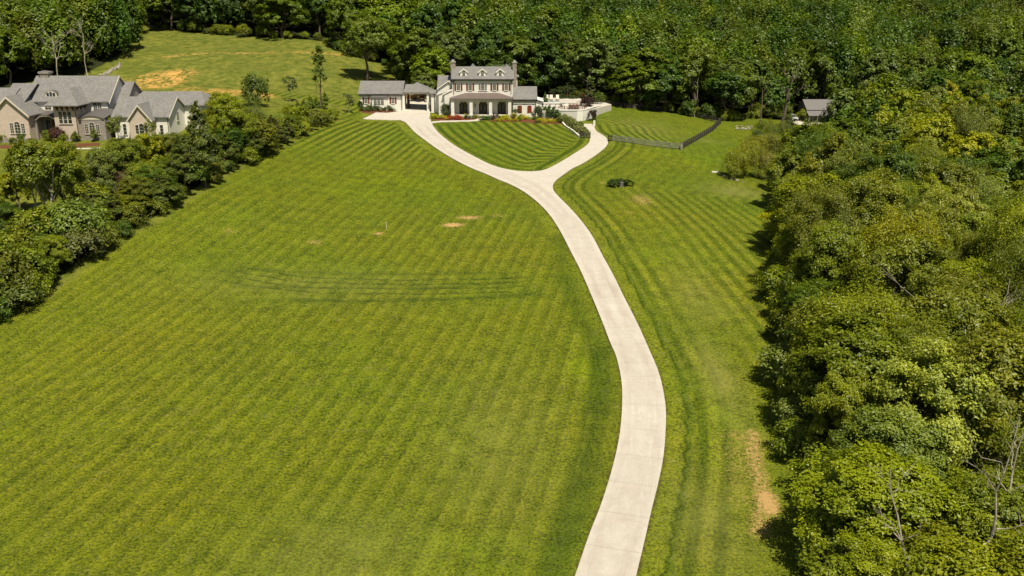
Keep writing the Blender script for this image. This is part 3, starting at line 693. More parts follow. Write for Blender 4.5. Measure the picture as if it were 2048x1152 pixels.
# labels from the look and the place
LAND = [(90, 'left picture edge'), (180, 'chimney of the big house'), (290, 'stony gully'), (430, 'left meadow'), (560, 'mid meadow'), (670, 'right meadow end'), (780, 'garage'), (870, 'carport'), (935, 'left dormer'), (990, 'middle dormer'), (1040, 'right chimney'),
        (1110, 'sun loungers'), (1200, 'patio table'), (1290, 'paddock crest'), (1390, 'paddock end post'), (1490, 'rock pile'), (1590, 'parked car'), (1680, 'barn'), (1790, 'barn woods'), (1900, 'upper right wood'), (2300, 'right picture edge')]
ROWS = [(40, 'at the picture top'), (90, 'high up'), (135, 'midway up'), (185, 'low down'), (400, 'at the foot')]
RROW = [(250, 'beyond the willows'), (330, 'by the paddock corner'), (400, 'by the driveway fork'), (480, 'past the lawn shadows'), (570, 'by the mower tracks'), (670, 'halfway down'), (770, 'by the driveway bend'), (880, 'above the bare soil'), (990, 'by the bare soil'), (1080, 'below the bare soil'), (2000, 'at the picture bottom')]
RCOL = [(1640, 'at the lawn edge'), (1740, 'one row in'), (1850, 'mid wood'), (1950, 'deep in the wood'), (3000, 'at the far right')]
def pick(tab, v):
    for a, s in tab:
        if v < a: return s
    return tab[-1][1]
recs = []
for t in indiv:
    x, y, kind, R, H, tn, wood, d = t
    q = proj([x, y, zs(x, y) + H * .75])
    form = {'near': 'broadleaf', 'feather': 'feathery', 'grey': 'pale-limbed', 'mid': 'broadleaf', 'tall': 'tall narrow', 'open': 'thin open'}[kind]
    size = 'small ' if H < 7 else ''
    if wood == 'right': lab = f'{size}{tn} {form} tree {pick(RCOL, q[0])}, {pick(RROW, q[1])}'; grp = 'trees of the wood right of the driveway'
    elif wood == 'back': lab = f'{size}{tn} {form} tree above {pick(LAND, q[0])}, {pick(ROWS, q[1])}'; grp = 'trees of the wood behind the white house'
    else: lab = f'{size}{tn} {form} tree near the {pick(LAND, q[0])}, {pick(ROWS, q[1]).replace("wooded slope", "left wood")}'; grp = 'trees of the wood at the top left'
    recs.append([t, lab, grp, q])
from collections import defaultdict
def uniq(recs):
    g = defaultdict(list)
    for r in recs: g[r[1]].append(r)
    for lab, rs in g.items():
        if len(rs) == 2:
            a, b = rs
            if abs(a[3][0] - b[3][0]) > abs(a[3][1] - b[3][1]):
                rs.sort(key=lambda r: r[3][0]); w = ('left', 'right')
            else: rs.sort(key=lambda r: r[3][1]); w = ('upper', 'lower')
            for r, k in zip(rs, w): r[1] = f'{k} one: ' + lab
        elif len(rs) > 2:
            rs.sort(key=lambda r: r[3][0]); w = ['leftmost', 'second', 'third', 'fourth', 'fifth', 'sixth']
            for k, r in enumerate(rs): r[1] = ('rightmost' if k == len(rs) - 1 else w[min(k, 5)]) + ': ' + lab
for (x_, y_, H_, R_) in ((82, 212.5, 9.5, 4.2), (88, 218, 11, 4.6), (76.5, 202, 6.5, 3.4), (91, 208, 9, 4)):
    q = proj([x_, y_, zs(x_, y_) + H_ * .75]); recs.append([(x_, y_, 'mid', R_, H_, 'fresh green' if H_ < 10 else 'mid green', 'right', 5), f'broadleaf tree hiding the right side of the barn', 'trees of the wood right of the driveway', q])
uniq(recs)
for (t, lab, grp, q) in recs:
    x, y, kind, R, H, tn, wood, d = t
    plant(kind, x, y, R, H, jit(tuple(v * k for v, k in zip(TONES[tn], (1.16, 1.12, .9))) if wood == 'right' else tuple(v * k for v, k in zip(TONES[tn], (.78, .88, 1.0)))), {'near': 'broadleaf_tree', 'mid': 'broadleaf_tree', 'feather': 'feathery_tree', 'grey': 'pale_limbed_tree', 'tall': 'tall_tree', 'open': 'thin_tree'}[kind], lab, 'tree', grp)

# undergrowth where the woods meet the grass
UREC = []
def under(line, step, wood, inset):
    L = catmull(line, 6); acc = 0; s0, _ = side_of(line, np.array([0.]), np.array([0.]))
    for a, b in zip(L[:-1], L[1:]):
        e = b - a; l = np.linalg.norm(e); acc += l
        if acc < step: continue
        acc = RS.uniform(-.6, .6) * step; e = e / l; n_ = np.array([e[1], -e[0]]); c = a + n_ * (inset * RS.uniform(.3, 1.5) + (RS.uniform(-.4, 1.8) if wood == 'right' else 0))
        q = proj([c[0], c[1], zs(*c) + 1])
        if not (-40 < q[0] < 2090 and -20 < q[1] < 1260): continue
        H_ = RS.uniform(1.4, 3.9) * (1 if c[1] < 150 else .9); tn = ['mid green', 'fresh green', 'deep green', 'olive green', 'grey green'][RS.choice(5, p=[.34, .26, .14, .14, .12])]
        o = plant('bush', c[0], c[1], H_ * RS.uniform(.55, .75), H_, jit(TONES[tn], .1), 'bush', '', 'bush', 'undergrowth at the edge of the woods', trunk=False)
        if wood == 'right': lab = f"{'tall ' if H_ > 2.7 else ''}{tn} bush at right wood edge, {pick(RROW, q[1])}"
        else: lab = f"{'tall' if H_ > 2.7 else 'low'} {tn} bush at wood foot, {pick(LAND, q[0])}"
        UREC.append([o, lab, None, q])
under(rfor[1:-2], 1.7, 'right', .6)
under(bfr, 3.0, 'back', -1.0)
under(bfront[6:-2], 2.4, 'back', -1.2)
uniq(UREC)
for r_ in UREC: r_[0]['label'] = r_[1]
# ------------------------------------------------------------------ building helpers
def gable_x(x0, x1, y0, y1, ze, zr, ovy=.35, ovx=.3, th=.14, yr=None):     # ridge along x
    mb = MB(); ym = (y0 + y1) / 2 if yr is None else yr; s0 = (zr - ze) / (ym - y0); s1 = (zr - ze) / (y1 - ym)
    for (ya, s) in ((y0 - ovy, s0), (y1 + ovy, s1)):
        zlow = ze - s * ovy
        mb.hexa([(x0 - ovx, ya, zlow), (x1 + ovx, ya, zlow), (x1 + ovx, ym, zr), (x0 - ovx, ym, zr)],
                [(x0 - ovx, ya, zlow + th), (x1 + ovx, ya, zlow + th), (x1 + ovx, ym, zr + th), (x0 - ovx, ym, zr + th)])
    return mb
def gable_y(x0, x1, y0, y1, ze, zr, ovx=.35, ovy=.3, th=.14):
    mb = MB(); xm = (x0 + x1) / 2; s = (zr - ze) / (xm - x0); zl = ze - s * ovx
    for xa in (x0 - ovx, x1 + ovx):
        mb.hexa([(xa, y0 - ovy, zl), (xm, y0 - ovy, zr), (xm, y1 + ovy, zr), (xa, y1 + ovy, zl)],
                [(xa, y0 - ovy, zl + th), (xm, y0 - ovy, zr + th), (xm, y1 + ovy, zr + th), (xa, y1 + ovy, zl + th)])
    return mb
def rake_trim_y(x0, x1, y, ze, zr, ov=.35, w=.17, d=.07, ovy=.3):          # white barge boards on a front gable
    mb = MB(); xm = (x0 + x1) / 2; s = (zr - ze) / (xm - x0); zl = ze - s * ov; yy = y - ovy - d
    for xa in (x0 - ov, x1 + ov):
        mb.hexa([(xa, yy, zl - w), (xm, yy, zr - w), (xm, yy + d - .003, zr - w), (xa, yy + d - .003, zl - w)], [(xa, yy, zl + .12), (xm, yy, zr + .12), (xm, yy + d - .003, zr + .12), (xa, yy + d - .003, zl + .12)])
    return mb
def body_x(x0, x1, y0, y1, z0, ze, zr, yr=None):
    ym = (y0 + y1) / 2 if yr is None else yr; return MB().extr([(y0, z0), (y1, z0), (y1, ze - .02), (ym, zr - .04), (y0, ze - .02)], 'x', x0, x1)
def body_y(x0, x1, y0, y1, z0, ze, zr):
    return MB().extr([(x0, z0), (x1, z0), (x1, ze - .02), ((x0 + x1) / 2, zr - .04), (x0, ze - .02)], 'y', y0, y1)
def hip(x0, x1, y0, y1, ze, zr, ov=.35, th=.16, along='x', inset=None):
    mb = MB(); x0 -= ov; x1 += ov; y0 -= ov; y1 += ov
    if along == 'x':
        k = (y1 - y0) / 2 if inset is None else inset; k = min(k, (x1 - x0) / 2 - .01); R_ = [(x0 + k, (y0 + y1) / 2, zr), (x1 - k, (y0 + y1) / 2, zr)]
        fs = [(4, 5, 9, 8), (5, 6, 9), (6, 7, 8, 9), (7, 4, 8)]
    else:
        k = (x1 - x0) / 2 if inset is None else inset; k = min(k, (y1 - y0) / 2 - .01); R_ = [((x0 + x1) / 2, y0 + k, zr), ((x0 + x1) / 2, y1 - k, zr)]
        fs = [(4, 5, 8), (5, 6, 9, 8), (6, 7, 9), (7, 4, 8, 9)]
    base = [(x0, y0, ze), (x1, y0, ze), (x1, y1, ze), (x0, y1, ze), (x0, y0, ze + th), (x1, y0, ze + th), (x1, y1, ze + th), (x0, y1, ze + th)]
    return mb.add(base + R_, [(0, 3, 2, 1), (0, 1, 5, 4), (1, 2, 6, 5), (2, 3, 7, 6), (3, 0, 4, 7)] + fs)
def obox(mb, o, u, n, u0, u1, d0, d1, z0, z1):
    P = lambda a, d, z: (o[0] + u[0] * a + n[0] * d, o[1] + u[1] * a + n[1] * d, z)
    return mb.hexa([P(u0, d0, z0), P(u1, d0, z0), P(u1, d1, z0), P(u0, d1, z0)], [P(u0, d0, z1), P(u1, d0, z1), P(u1, d1, z1), P(u0, d1, z1)])
def opoly(mb, o, u, n, pts, d0, d1):
    P = lambda a, d, z: (o[0] + u[0] * a + n[0] * d, o[1] + u[1] * a + n[1] * d, z); k = len(pts)
    return mb.add([P(a, d0, z) for a, z in pts] + [P(a, d1, z) for a, z in pts], [tuple(range(k)), tuple(range(2 * k - 1, k - 1, -1))] + [(i, (i + 1) % k, k + (i + 1) % k, k + i) for i in range(k)])
def arch_pts(w, z0, z1, rise, n=8):
    p = [(-w / 2, z0), (w / 2, z0)]
    for i in range(n + 1):
        a = math.pi * i / n; p.append((w / 2 * math.cos(a), z1 - rise + rise * math.sin(a)))
    return p
def window(parent, xc, y, w, z0, z1, nx=2, nz=3, trim=.1, face='-y', mat='whitetrim', rise=0, glass='glass', name='window', mull=.05, sill=True):
    u, n = ((1, 0), (0, -1)) if face == '-y' else (((0, 1), (1, 0)) if face == '+x' else ((0, 1), (-1, 0)))
    o = (xc, y); f = MB()
    if rise: opoly(f, o, u, n, arch_pts(w + 2 * trim, z0 - trim * .5, z1 + trim, rise + trim * .6), 0.0, .05)
    else: obox(f, o, u, n, -w / 2 - trim, w / 2 + trim, 0, .05, z0 - trim * .5, z1 + trim)
    for i in range(1, nx): a = -w / 2 + w * i / nx; obox(f, o, u, n, a - mull / 2, a + mull / 2, .052, .10, z0 + .01, z1 - (rise * .45 if rise else .01))
    for i in range(1, nz): b = z0 + (z1 - z0) * i / nz; obox(f, o, u, n, -w / 2 + .01, w / 2 - .01, .052, .095, b - mull / 2, b + mull / 2)
    wn = f.build(name, mat, parent)
    p = MB()
    if rise: opoly(p, o, u, n, arch_pts(w, z0, z1, rise), .03, .07)
    else: obox(p, o, u, n, -w / 2, w / 2, .03, .07, z0, z1)
    p.build('pane', glass, wn)
    if sill: s = MB(); obox(s, o, u, n, -w / 2 - trim - .05, w / 2 + trim + .05, .004, .14, z0 - trim * .5 - .10, z0 - trim * .5 - .004); s.build('sill', mat, wn)
    return wn
def shutters(parent, xc, y, w, z0, z1, sw=.36, gap=.12, mat='shutter'):
    for s in (-1, 1):
        mb = MB(); a = xc + s * (w / 2 + gap + sw / 2); mb.box(a - sw / 2, a + sw / 2, y - .06, y - .002, z0, z1)
        for k in range(7): zz = z0 + (z1 - z0) * (k + .6) / 7.4; mb.box(a - sw / 2 + .05, a + sw / 2 - .05, y - .085, y - .062, zz, zz + .06)
        mb.build('shutter', mat, parent)

# ------------------------------------------------------------------ the white house
def zC(x, y): return 860 + x / 7.68, 110 + y / 7.68
def XC(x, Y): return XW(860 + x / 7.68, Y)
def ZC(y, Y): return ZW(110 + y / 7.68, Y)
Yp = 191.6; Yf = 194.0; Yr = 198.3; Yb = 202.6
gz = zs(-6, 191) - .3
H1 = thing('white_house', (-6, Yf, zs(-6, 192)), 'two storey white brick house with three roof dormers, red shutters and an arcaded porch', 'house')
x0, x1 = XC(348, Yf), XC(1272, Yf)
zeave = ZC(372, Yf - .4) + .12; zridge = ZC(186, Yr)
body_x(x0, x1, Yf, Yb, gz, zeave, zridge).build('wall', 'white', H1)
rf = gable_x(x0, x1, Yf, Yb, zeave, zridge, .4, .25).build('roof', 'shingle', H1)
MB().box(x0 - .25, x1 + .25, Yf - .46, Yf - .405, zeave - .40, zeave - .16).build('gutter', 'iron', H1)
# roof of the rear wings: two small ridge tips behind
for xx in (660, 1175):
    xm = XC(xx, Yb + 2); gable_y(xm - 1.6, xm + 1.6, Yr + .5, Yb + 4, zridge - 1.6, ZC(165, Yb - 2), .2, .2).build('roof', 'shingle', H1)
bx = XC(1340, Yb + 1)
MB().box(x1 - 3, bx, Yb - 1.5, Yb + 3, gz, ZC(335, Yb)).build('wall', 'white', H1)
hip(x1 - 3, bx, Yb - 1.5, Yb + 3, ZC(332, Yb), ZC(280, Yb), .35).build('roof', 'shingle', H1)
for cx in (525, 810, 1081):     # dormers
    yd = Yf + .75; xm = XC(cx, yd); hw = .78
    zb, ze_, zp = ZC(345, yd), ZC(258, yd), ZC(212, yd)
    d = body_y(xm - hw, xm + hw, yd, yd + 3.0, zb, ze_, zp).build('dormer', 'white', H1)
    gable_y(xm - hw, xm + hw, yd, yd + 3.2, ze_, zp, .18, .14, .10).build('dormer_roof', 'shingle', d)
    rake_trim_y(xm - hw, xm + hw, yd, ze_, zp, .18, .16, .06, .14).build('barge_board', 'whitetrim', d)
    MB().box(xm - hw - .06, xm + hw + .06, yd - .10, yd - .003, zb - .05, zb + .16).build('sill_board', 'whitetrim', d)
    wz0, wz1 = ZC(325, yd), ZC(240, yd)
    f = MB(); opoly(f, (xm, yd), (1, 0), (0, -1), arch_pts(.62, wz0, wz1 + .04, .26), 0, .04); f.build('window_frame', 'whitetrim', d)
    p = MB(); opoly(p, (xm, yd), (1, 0), (0, -1), arch_pts(.54, wz0 + .06, wz1, .22), .02, .06); p.build('pane', 'glass', d)
    m_ = MB().box(xm - .012, xm + .012, yd - .09, yd - .062, wz0 + .06, wz1 - .05)
    for k in (1, 2): m_.box(xm - .27, xm + .27, yd - .085, yd - .062, wz0 + .06 + k * (wz1 - wz0) / 3.2, wz0 + .09 + k * (wz1 - wz0) / 3.2)
    m_.build('glazing_bars', 'whitetrim', d)
wz0, wz1 = ZC(540, Yf), ZC(448, Yf)
for cx in (440, 620, 991, 1172):
    xm = XC(cx, Yf); window(H1, xm, Yf, .68, wz0, wz1, 3, 4, .05, mull=.022); shutters(H1, xm, Yf, .72, wz0 - .1, wz1 + .12, .36, .12)
xm = XC(813, Yf)
window(H1, xm - .66, Yf, .36, wz0, wz1, 2, 4, .06, mull=.022); window(H1, xm + .66, Yf, .36, wz0, wz1, 2, 4, .06, mull=.022); window(H1, xm, Yf, .68, wz0, wz1 + .16, 3, 4, .06, rise=.2, mull=.022)
for cx in (367, 1245):      # downpipes
    xx = XC(cx, Yf); MB().tube([(xx, Yf - .12, zeave - .5), (xx, Yf - .12, ZC(600, Yf))], .055, 6).box(xx - .14, xx + .14, Yf - .24, Yf - .01, zeave - .75, zeave - .5).build('downpipe', 'iron', H1)
for (a, b, top, side) in ((328, 396, 118, -1), (1268, 1330, 128, 1)):      # stone chimneys
    ya = Yr - (1.0 if side < 0 else 1.6); xa, xb = XC(a, ya), XC(b, ya)
    ch = MB().box(xa, xb, ya, ya + 1.8, gz if side > 0 else zeave, ZC(top, ya)).build('chimney', 'stonechim', H1)
    zt_ = ZC(top, ya); MB().box(xa - .09, xb + .09, ya - .09, ya + 1.89, zt_ + .004, zt_ + .16).build('cap', 'greystone', ch)
    MB().hexa([(xa + .1, ya + .1, zt_ + .165), (xb - .1, ya + .1, zt_ + .165), (xb - .1, ya + 1.7, zt_ + .165), (xa + .1, ya + 1.7, zt_ + .165)],
              [(xa + .24, ya + .4, zt_ + .62), (xb - .24, ya + .4, zt_ + .62), (xb - .24, ya + 1.4, zt_ + .62), (xa + .24, ya + 1.4, zt_ + .62)]).build('chimney_pot', 'greymetal', ch)
# porch
px0, px1 = XC(322, Yp), XC(1262, Yp); zfl = ZC(925, Yp) ; zpe = ZC(668, Yp)
MB().box(px0 - .1, px1 + .1, Yp - .15, Yf - .003, gz, zfl).build('porch_floor', 'slab', H1)
MB().box(px0, px1, Yp, Yp + .45, zpe - .05 - .38, zpe - .05).build('porch_beam', 'white', H1)
for (xa, xb) in ((px0, px0 + .45), (px1 - .45, px1)): MB().box(xa + .003, xb - .003, Yp + .46, Yf - .003, zpe - .43, zpe - .06).build('porch_beam', 'white', H1)
MB().box(px0 + .46, px1 - .46, Yp + .46, Yf - .003, zpe - .16, zpe - .08).build('porch_ceiling', 'white', H1)
for cx in (346, 630, 930, 1224):
    xm = XC(cx, Yp + .2); MB().box(xm - .33, xm + .33, Yp - .04, Yp + .50, zfl + .002, zpe - .435).box(xm - .39, xm + .39, Yp - .09, Yp + .55, zfl + .004, zfl + .25).build('column', 'white', H1)
ztop = ZC(582, Yf)
e0, e1 = px0 - .35, px1 + .3; ye = Yp - .4
prb = MB().hexa([(e0, ye, zpe), (e1, ye, zpe), (e1, Yf - .004, zpe), (e0, Yf - .004, zpe)], [(e0 + 3.3, Yf - .3, ztop), (e1 - 3.1, Yf - .3, ztop), (e1 - 3.1, Yf - .004, ztop), (e0 + 3.3, Yf - .004, ztop)])
prb.box(e0, e1, ye, Yf - .005, zpe - .12, zpe - .002); prb.build('porch_roof', 'metalroof', H1)
for cx in (513, 814, 1100):
    xm = XC(cx, Yf); w_ = 1.72 * 7.68 / 7.68
    t = MB(); opoly(t, (xm, Yf), (1, 0), (0, -1), arch_pts(2.06, zfl, ZC(710, Yf) , .55, 12), 0, .07); dr = t.build('doorway', 'whitetrim', H1)
    q = MB(); opoly(q, (xm, Yf), (1, 0), (0, -1), arch_pts(1.78, zfl + .02, ZC(724, Yf), .48, 12), .05, .10); q.build('door', 'door', dr)
    q = MB()
    for s in (-1, 1): obox(q, (xm, Yf), (1, 0), (0, -1), s * .42 - .24, s * .42 + .24, .102, .125, zfl + .5, zfl + 2.5)
    q.build('door_glass', 'glass', dr)
    q = MB().tube([(xm - .05, Yf - .16, zfl + 1.1), (xm - .05, Yf - .16, zfl + 1.6)], .025, 5); q.build('handle', 'iron', dr)
for cx in (490, 800, 1093):
    xm = XC(cx, Yp + 1.2); MB().tube([(xm, Yp + 1.2, zpe - .16), (xm, Yp + 1.2, zpe - .34)], .02, 5).hexa([(xm - .09, Yp + 1.11, zpe - .66), (xm + .09, Yp + 1.11, zpe - .66), (xm + .09, Yp + 1.29, zpe - .66), (xm - .09, Yp + 1.29, zpe - .66)], [(xm - .14, Yp + 1.06, zpe - .34), (xm + .14, Yp + 1.06, zpe - .34), (xm + .14, Yp + 1.34, zpe - .34), (xm - .14, Yp + 1.34, zpe - .34)]).build('porch_lantern', 'iron', H1)
xm = XC(693, Yf); MB().box(xm - .07, xm + .07, Yf - .2, Yf - .003, ZC(805, Yf), ZC(750, Yf)).build('wall_lamp', 'iron', H1)
# right wing
Yw = 192.6; Ywr = 197.0; wx0, wx1 = XC(1276, Yw), XC(1612, Yw)
we, wr_ = ZC(682, Yw - .35) + .1, ZC(490, Ywr)
body_x(wx0, wx1, Yw, 201.2, gz, we, wr_).build('wall', 'white', H1)
gable_x(x1 + .0, wx1 + .5, Yw, 201.2, we, wr_, .38, .0).build('roof', 'shingle', H1)
MB().box(wx0, wx1 + .5, Yw - .45, Yw - .385, we - .46, we - .26).build('gutter', 'iron', H1)
for cx in (1380, 1529):
    xm = XC(cx, Yw); a = ZC(885, Yw); b = ZC(772, Yw); t = MB(); opoly(t, (xm, Yw), (1, 0), (0, -1), arch_pts(1.12, a - .06, b + .1, .34), 0, .04); fr = t.build('window', 'whitetrim', H1)
    for s in (-1, 1):
        q = MB(); pts = [(0, a), (s * .46, a), (s * .46, b - .3)] + [(s * .46 * math.cos(k * math.pi / 8), b - .3 + .3 * math.sin(k * math.pi / 8)) for k in range(1, 5)]
        pts = [(s * .012 if abs(p_[0]) < .01 else p_[0], p_[1]) for p_ in pts]; opoly(q, (xm, Yw), (1, 0), (0, -1), pts, .042, .09); q.build('shutter', 'shutter', fr)
xx = XC(1628, Yw + .3); 
sx1 = XC(1722, Yw + 2)
MB().extr([(wx1 + .003, gz), (sx1, gz), (sx1, ZC(735, Yw + 1.5)), (wx1 + .003, ZC(690, Yw + 1.5))], 'y', Yw + 1.2, 199).build('wall', 'white', H1)
MB().hexa([(wx1 + .004, Yw + .8, ZC(678, Yw + .8)), (sx1 + .3, Yw + .8, ZC(728, Yw + .8) + .12), (sx1 + .3, 199.3, ZC(728, Yw + .8) + .12), (wx1 + .004, 199.3, ZC(678, Yw + .8))],
          [(wx1 + .004, Yw + .8, ZC(678, Yw + .8) + .14), (sx1 + .3, Yw + .8, ZC(728, Yw + .8) + .26), (sx1 + .3, 199.3, ZC(728, Yw + .8) + .26), (wx1 + .004, 199.3, ZC(678, Yw + .8) + .14)]).build('side_roof', 'whitetrim', H1)
for cx in (1272, 1625): xx = XC(cx, Yw - .1); MB().tube([(xx, Yw - .12, we - .4), (xx, Yw - .12, gz + .5)], .05, 6).build('downpipe', 'iron', H1)
# left wing with the pair of small front gables
Yl = 196.4; lx0, lx1 = XC(80, Yl), x0 - .003
body_x(lx0 + .4, lx1, Yl, 204.6, gz, ZC(535, Yl), ZC(322, 200.5)).build('wall', 'white', H1)
gable_x(lx0 + .4, lx1, Yl, 204.6, ZC(535, Yl), ZC(322, 200.5), .35, .0).build('roof', 'shingle', H1)
gx0, gx1 = XC(122, 195.6), XC(458, 195.6)
MB().extr([(gx0, gz), (lx1 - .004, gz), (lx1 - .004, ZC(424, 195.6)), (XC(292, 195.6), ZC(415, 195.6)), (gx0, ZC(535, 195.6))], 'y', 195.6, 199).build('wall', 'white', H1)
zp_, ze_ = ZC(402, 195.6), ZC(522, 195.6); xm_ = XC(292, 195.6)
s_ = (zp_ - ze_) / (xm_ - gx0)
MB().hexa([(gx0, 195.3, ze_), (xm_, 195.3, zp_), (xm_, 199.5, zp_), (gx0, 199.5, ze_)], [(gx0, 195.3, ze_ + .13), (xm_, 195.3, zp_ + .13), (xm_, 199.5, zp_ + .13), (gx0, 199.5, ze_ + .13)]).hexa(
    [(xm_ + .002, 195.3, zp_), (lx1 - .004, 195.3, zp_ - (lx1 - xm_) * s_), (lx1 - .004, 199.5, zp_ - (lx1 - xm_) * s_), (xm_ + .002, 199.5, zp_)], [(xm_ + .002, 195.3, zp_ + .13), (lx1 - .004, 195.3, zp_ - (lx1 - xm_) * s_ + .13), (lx1 - .004, 199.5, zp_ - (lx1 - xm_) * s_ + .13), (xm_ + .002, 199.5, zp_ + .13)]).build('roof', 'shingle', H1)
MB().hexa([(gx0 - .1, 195.22, ze_ - .1), (xm_, 195.22, zp_ - .06), (xm_, 195.297, zp_ - .06), (gx0 - .1, 195.297, ze_ - .1)], [(gx0 - .1, 195.22, ze_ + .1), (xm_, 195.22, zp_ + .14), (xm_, 195.297, zp_ + .14), (gx0 - .1, 195.297, ze_ + .1)]).hexa(
    [(xm_ + .002, 195.22, zp_ - .06), (lx1 - .01, 195.22, zp_ - (lx1 - xm_) * s_ - .06), (lx1 - .01, 195.297, zp_ - (lx1 - xm_) * s_ - .06), (xm_ + .002, 195.297, zp_ - .06)], [(xm_ + .002, 195.22, zp_ + .14), (lx1 - .01, 195.22, zp_ - (lx1 - xm_) * s_ + .14), (lx1 - .01, 195.297, zp_ - (lx1 - xm_) * s_ + .14), (xm_ + .002, 195.297, zp_ + .14)]).build('barge_board', 'whitetrim', H1)
for (ax, ay, cx_, cy_, yy) in ((108, 603, 332, 520, 194.6), (196, 606, 332, 532, 193.9)):
    xa, za, xb, zb = XC(ax, yy), ZC(ay, yy), lx1 - .005, ZC(cy_, yy)
    MB().hexa([(xa, yy, za), (xb, yy, zb), (xb, yy + 1.4, zb), (xa, yy + 1.4, za)], [(xa, yy, za + .12), (xb, yy, zb + .12), (xb, yy + 1.4, zb + .12), (xa, yy + 1.4, za + .12)]).build('side_roof', 'shingle', H1)
    MB().hexa([(xa - .08, yy - .08, za - .14), (xb, yy - .08, zb - .14), (xb, yy - .004, zb - .14), (xa - .08, yy - .004, za - .14)], [(xa - .08, yy - .08, za + .12), (xb, yy - .08, zb + .12), (xb, yy - .004, zb + .12), (xa - .08, yy - .004, za + .12)]).build('barge_board', 'whitetrim', H1)
    MB().extr([(xa + .35, gz), (xb - .003, gz), (xb - .003, zb - .05), (xa + .35, za + .05)], 'y', yy + .12, yy + 1.3).build('wall', 'white', H1)

# ------------------------------------------------------------------ garage and carport
def XB(x, Y): return XW(690 + x / 7.68, Y)
def ZB(y, Y): return ZW(110 + y / 7.68, Y)
Yg = 197.2; Ygr = 201.4
G1 = thing('garage', (-28.5, Yg, zs(-28.5, Yg)), 'low white garage with grey shingle roof, bay window and two red-shuttered windows', 'garage')
g0, g1 = XB(228, Yg), XB(872, Yg); gg = zs(-28, Yg) - .5
ge, gr_ = ZB(596, Yg - .35) + .1, ZB(406, Ygr)
body_x(g0, g1, Yg, 205.6, gg, ge, gr_).build('wall', 'white', G1)
gable_x(g0, g1, Yg, 205.6, ge, gr_, .4, .3).build('roof', 'shingle', G1)
MB().box(g0 - .3, g1 + .25, Yg - .47, Yg - .405, ge - .46, ge - .24).build('gutter', 'iron', G1)
for cx in (324, 738):
    xm = XB(cx, Yg); window(G1, xm, Yg, .60, ZB(742, Yg), ZB(656, Yg), 3, 4, .06, mull=.022); shutters(G1, xm, Yg, .64, ZB(748, Yg), ZB(650, Yg), .32, .1)
b0, b1 = XB(412, Yg - .9), XB(642, Yg - .9)
MB().box(b0, b1, Yg - .9, Yg - .003, gg, ZB(650, Yg - .9)).build('bay', 'white', G1)
MB().hexa([(b0 - .15, Yg - 1.15, ZB(660, Yg - 1.1)), (b1 + .15, Yg - 1.15, ZB(660, Yg - 1.1)), (b1 + .15, Yg - .004, ZB(660, Yg - 1.1)), (b0 - .15, Yg - .004, ZB(660, Yg - 1.1))],
          [(b0 - .15, Yg - 1.15, ZB(650, Yg - 1.1)), (b1 + .15, Yg - 1.15, ZB(650, Yg - 1.1)), (b1 + .15, Yg - .004, ZB(606, Yg)), (b0 - .15, Yg - .004, ZB(606, Yg))]).build('bay_roof', 'darkroof', G1)
for k in (-1, 0, 1): window(G1, XB(518, Yg - .9) + k * .76, Yg - .9, .60, ZB(762, Yg - .9), ZB(676, Yg - .9), 3, 4, .07, mull=.022, sill=False)
MB().tube([(g1 - .1, Yg - .12, ge - .4), (g1 - .1, Yg - .12, gg + .5)], .05, 6).build('downpipe', 'iron', G1)

Yk = 199.0; Ykb = 205.0
K1 = thing('carport', (-21, Yk, zs(-21, Yk)), 'open carport with a hipped grey shingle roof on white brick piers beside the garage', 'carport')
ke = ZB(580, Yk - .3); c0, c1 = XB(890, Yk), XB(1300, Yk); kg = zs(-21, Yk) - .4
kp = ZB(416, (Yk + Ykb) / 2)
hip(c0 - .1, c1 + .15, Yk, Ykb, ke, kp, .35, .14, 'x').build('roof', 'shingle', K1)
gable_x(g1 + .35, XB(1110, 202), Yk + .6, Ykb - .6, ke + .1, ZB(458, 202), .0, .0).build('connecting_roof', 'shingle', K1)
MB().box(c0 - .1, c1 + .15, Yk + .02, Yk + .4, ke - .32, ke - .004).box(c0 - .1, c1 + .15, Ykb - .4, Ykb - .02, ke - .32, ke - .004).build('beam', 'creamtrim', K1)
for (a, b, yy) in ((884, 916, Yk), (1254, 1290, Yk)):
    MB().box(XB(a, yy), XB(b, yy), yy + .03, yy + .5, kg, ke - .325).build('pier', 'white', K1)
for (a, b, yy) in ((948, 964, Ykb - .5), (1296, 1330, Ykb - .5), (965, 992, Ykb - 2.4)):
    MB().box(XB(a, yy), XB(b, yy), yy + .02, yy + .35, kg, ke - .325).build('pier', 'brace' if a == 965 else 'white', K1)
# breezeway to the house
xb0, xb1 = c1 + .2, gx0 + .6
gable_x(xb0, xb1, Yk - 1.4, Yk + 1.6, ke - .05, ZB(545, Yk), .3, 0).build('breezeway_roof', 'shingle', K1)
for a in (1345, 1400): xm = XB(a, Yk - 1.2); MB().box(xm - .3, xm + .3, Yk - 1.3, Yk - .7, kg, ke - .25).build('pier', 'white', K1)
MB().box(XB(1340, Yk), XB(1385, Yk), Yk + 1.2, Yk + 1.35, kg, ke - .3).build('doorway', 'door', K1)

# ------------------------------------------------------------------ the neighbour's large house
def XL(x, Y): return XW(x / 4.267, Y)
def ZL(y, Y): return ZW(100 + y / 4.267, Y)
NB = thing('neighbouring_house', (-62, 147, zs(-62, 147)), 'large rambling grey-roofed house of blush brick and white walls with arched windows, behind the hedge', 'house')
ng = 9.6
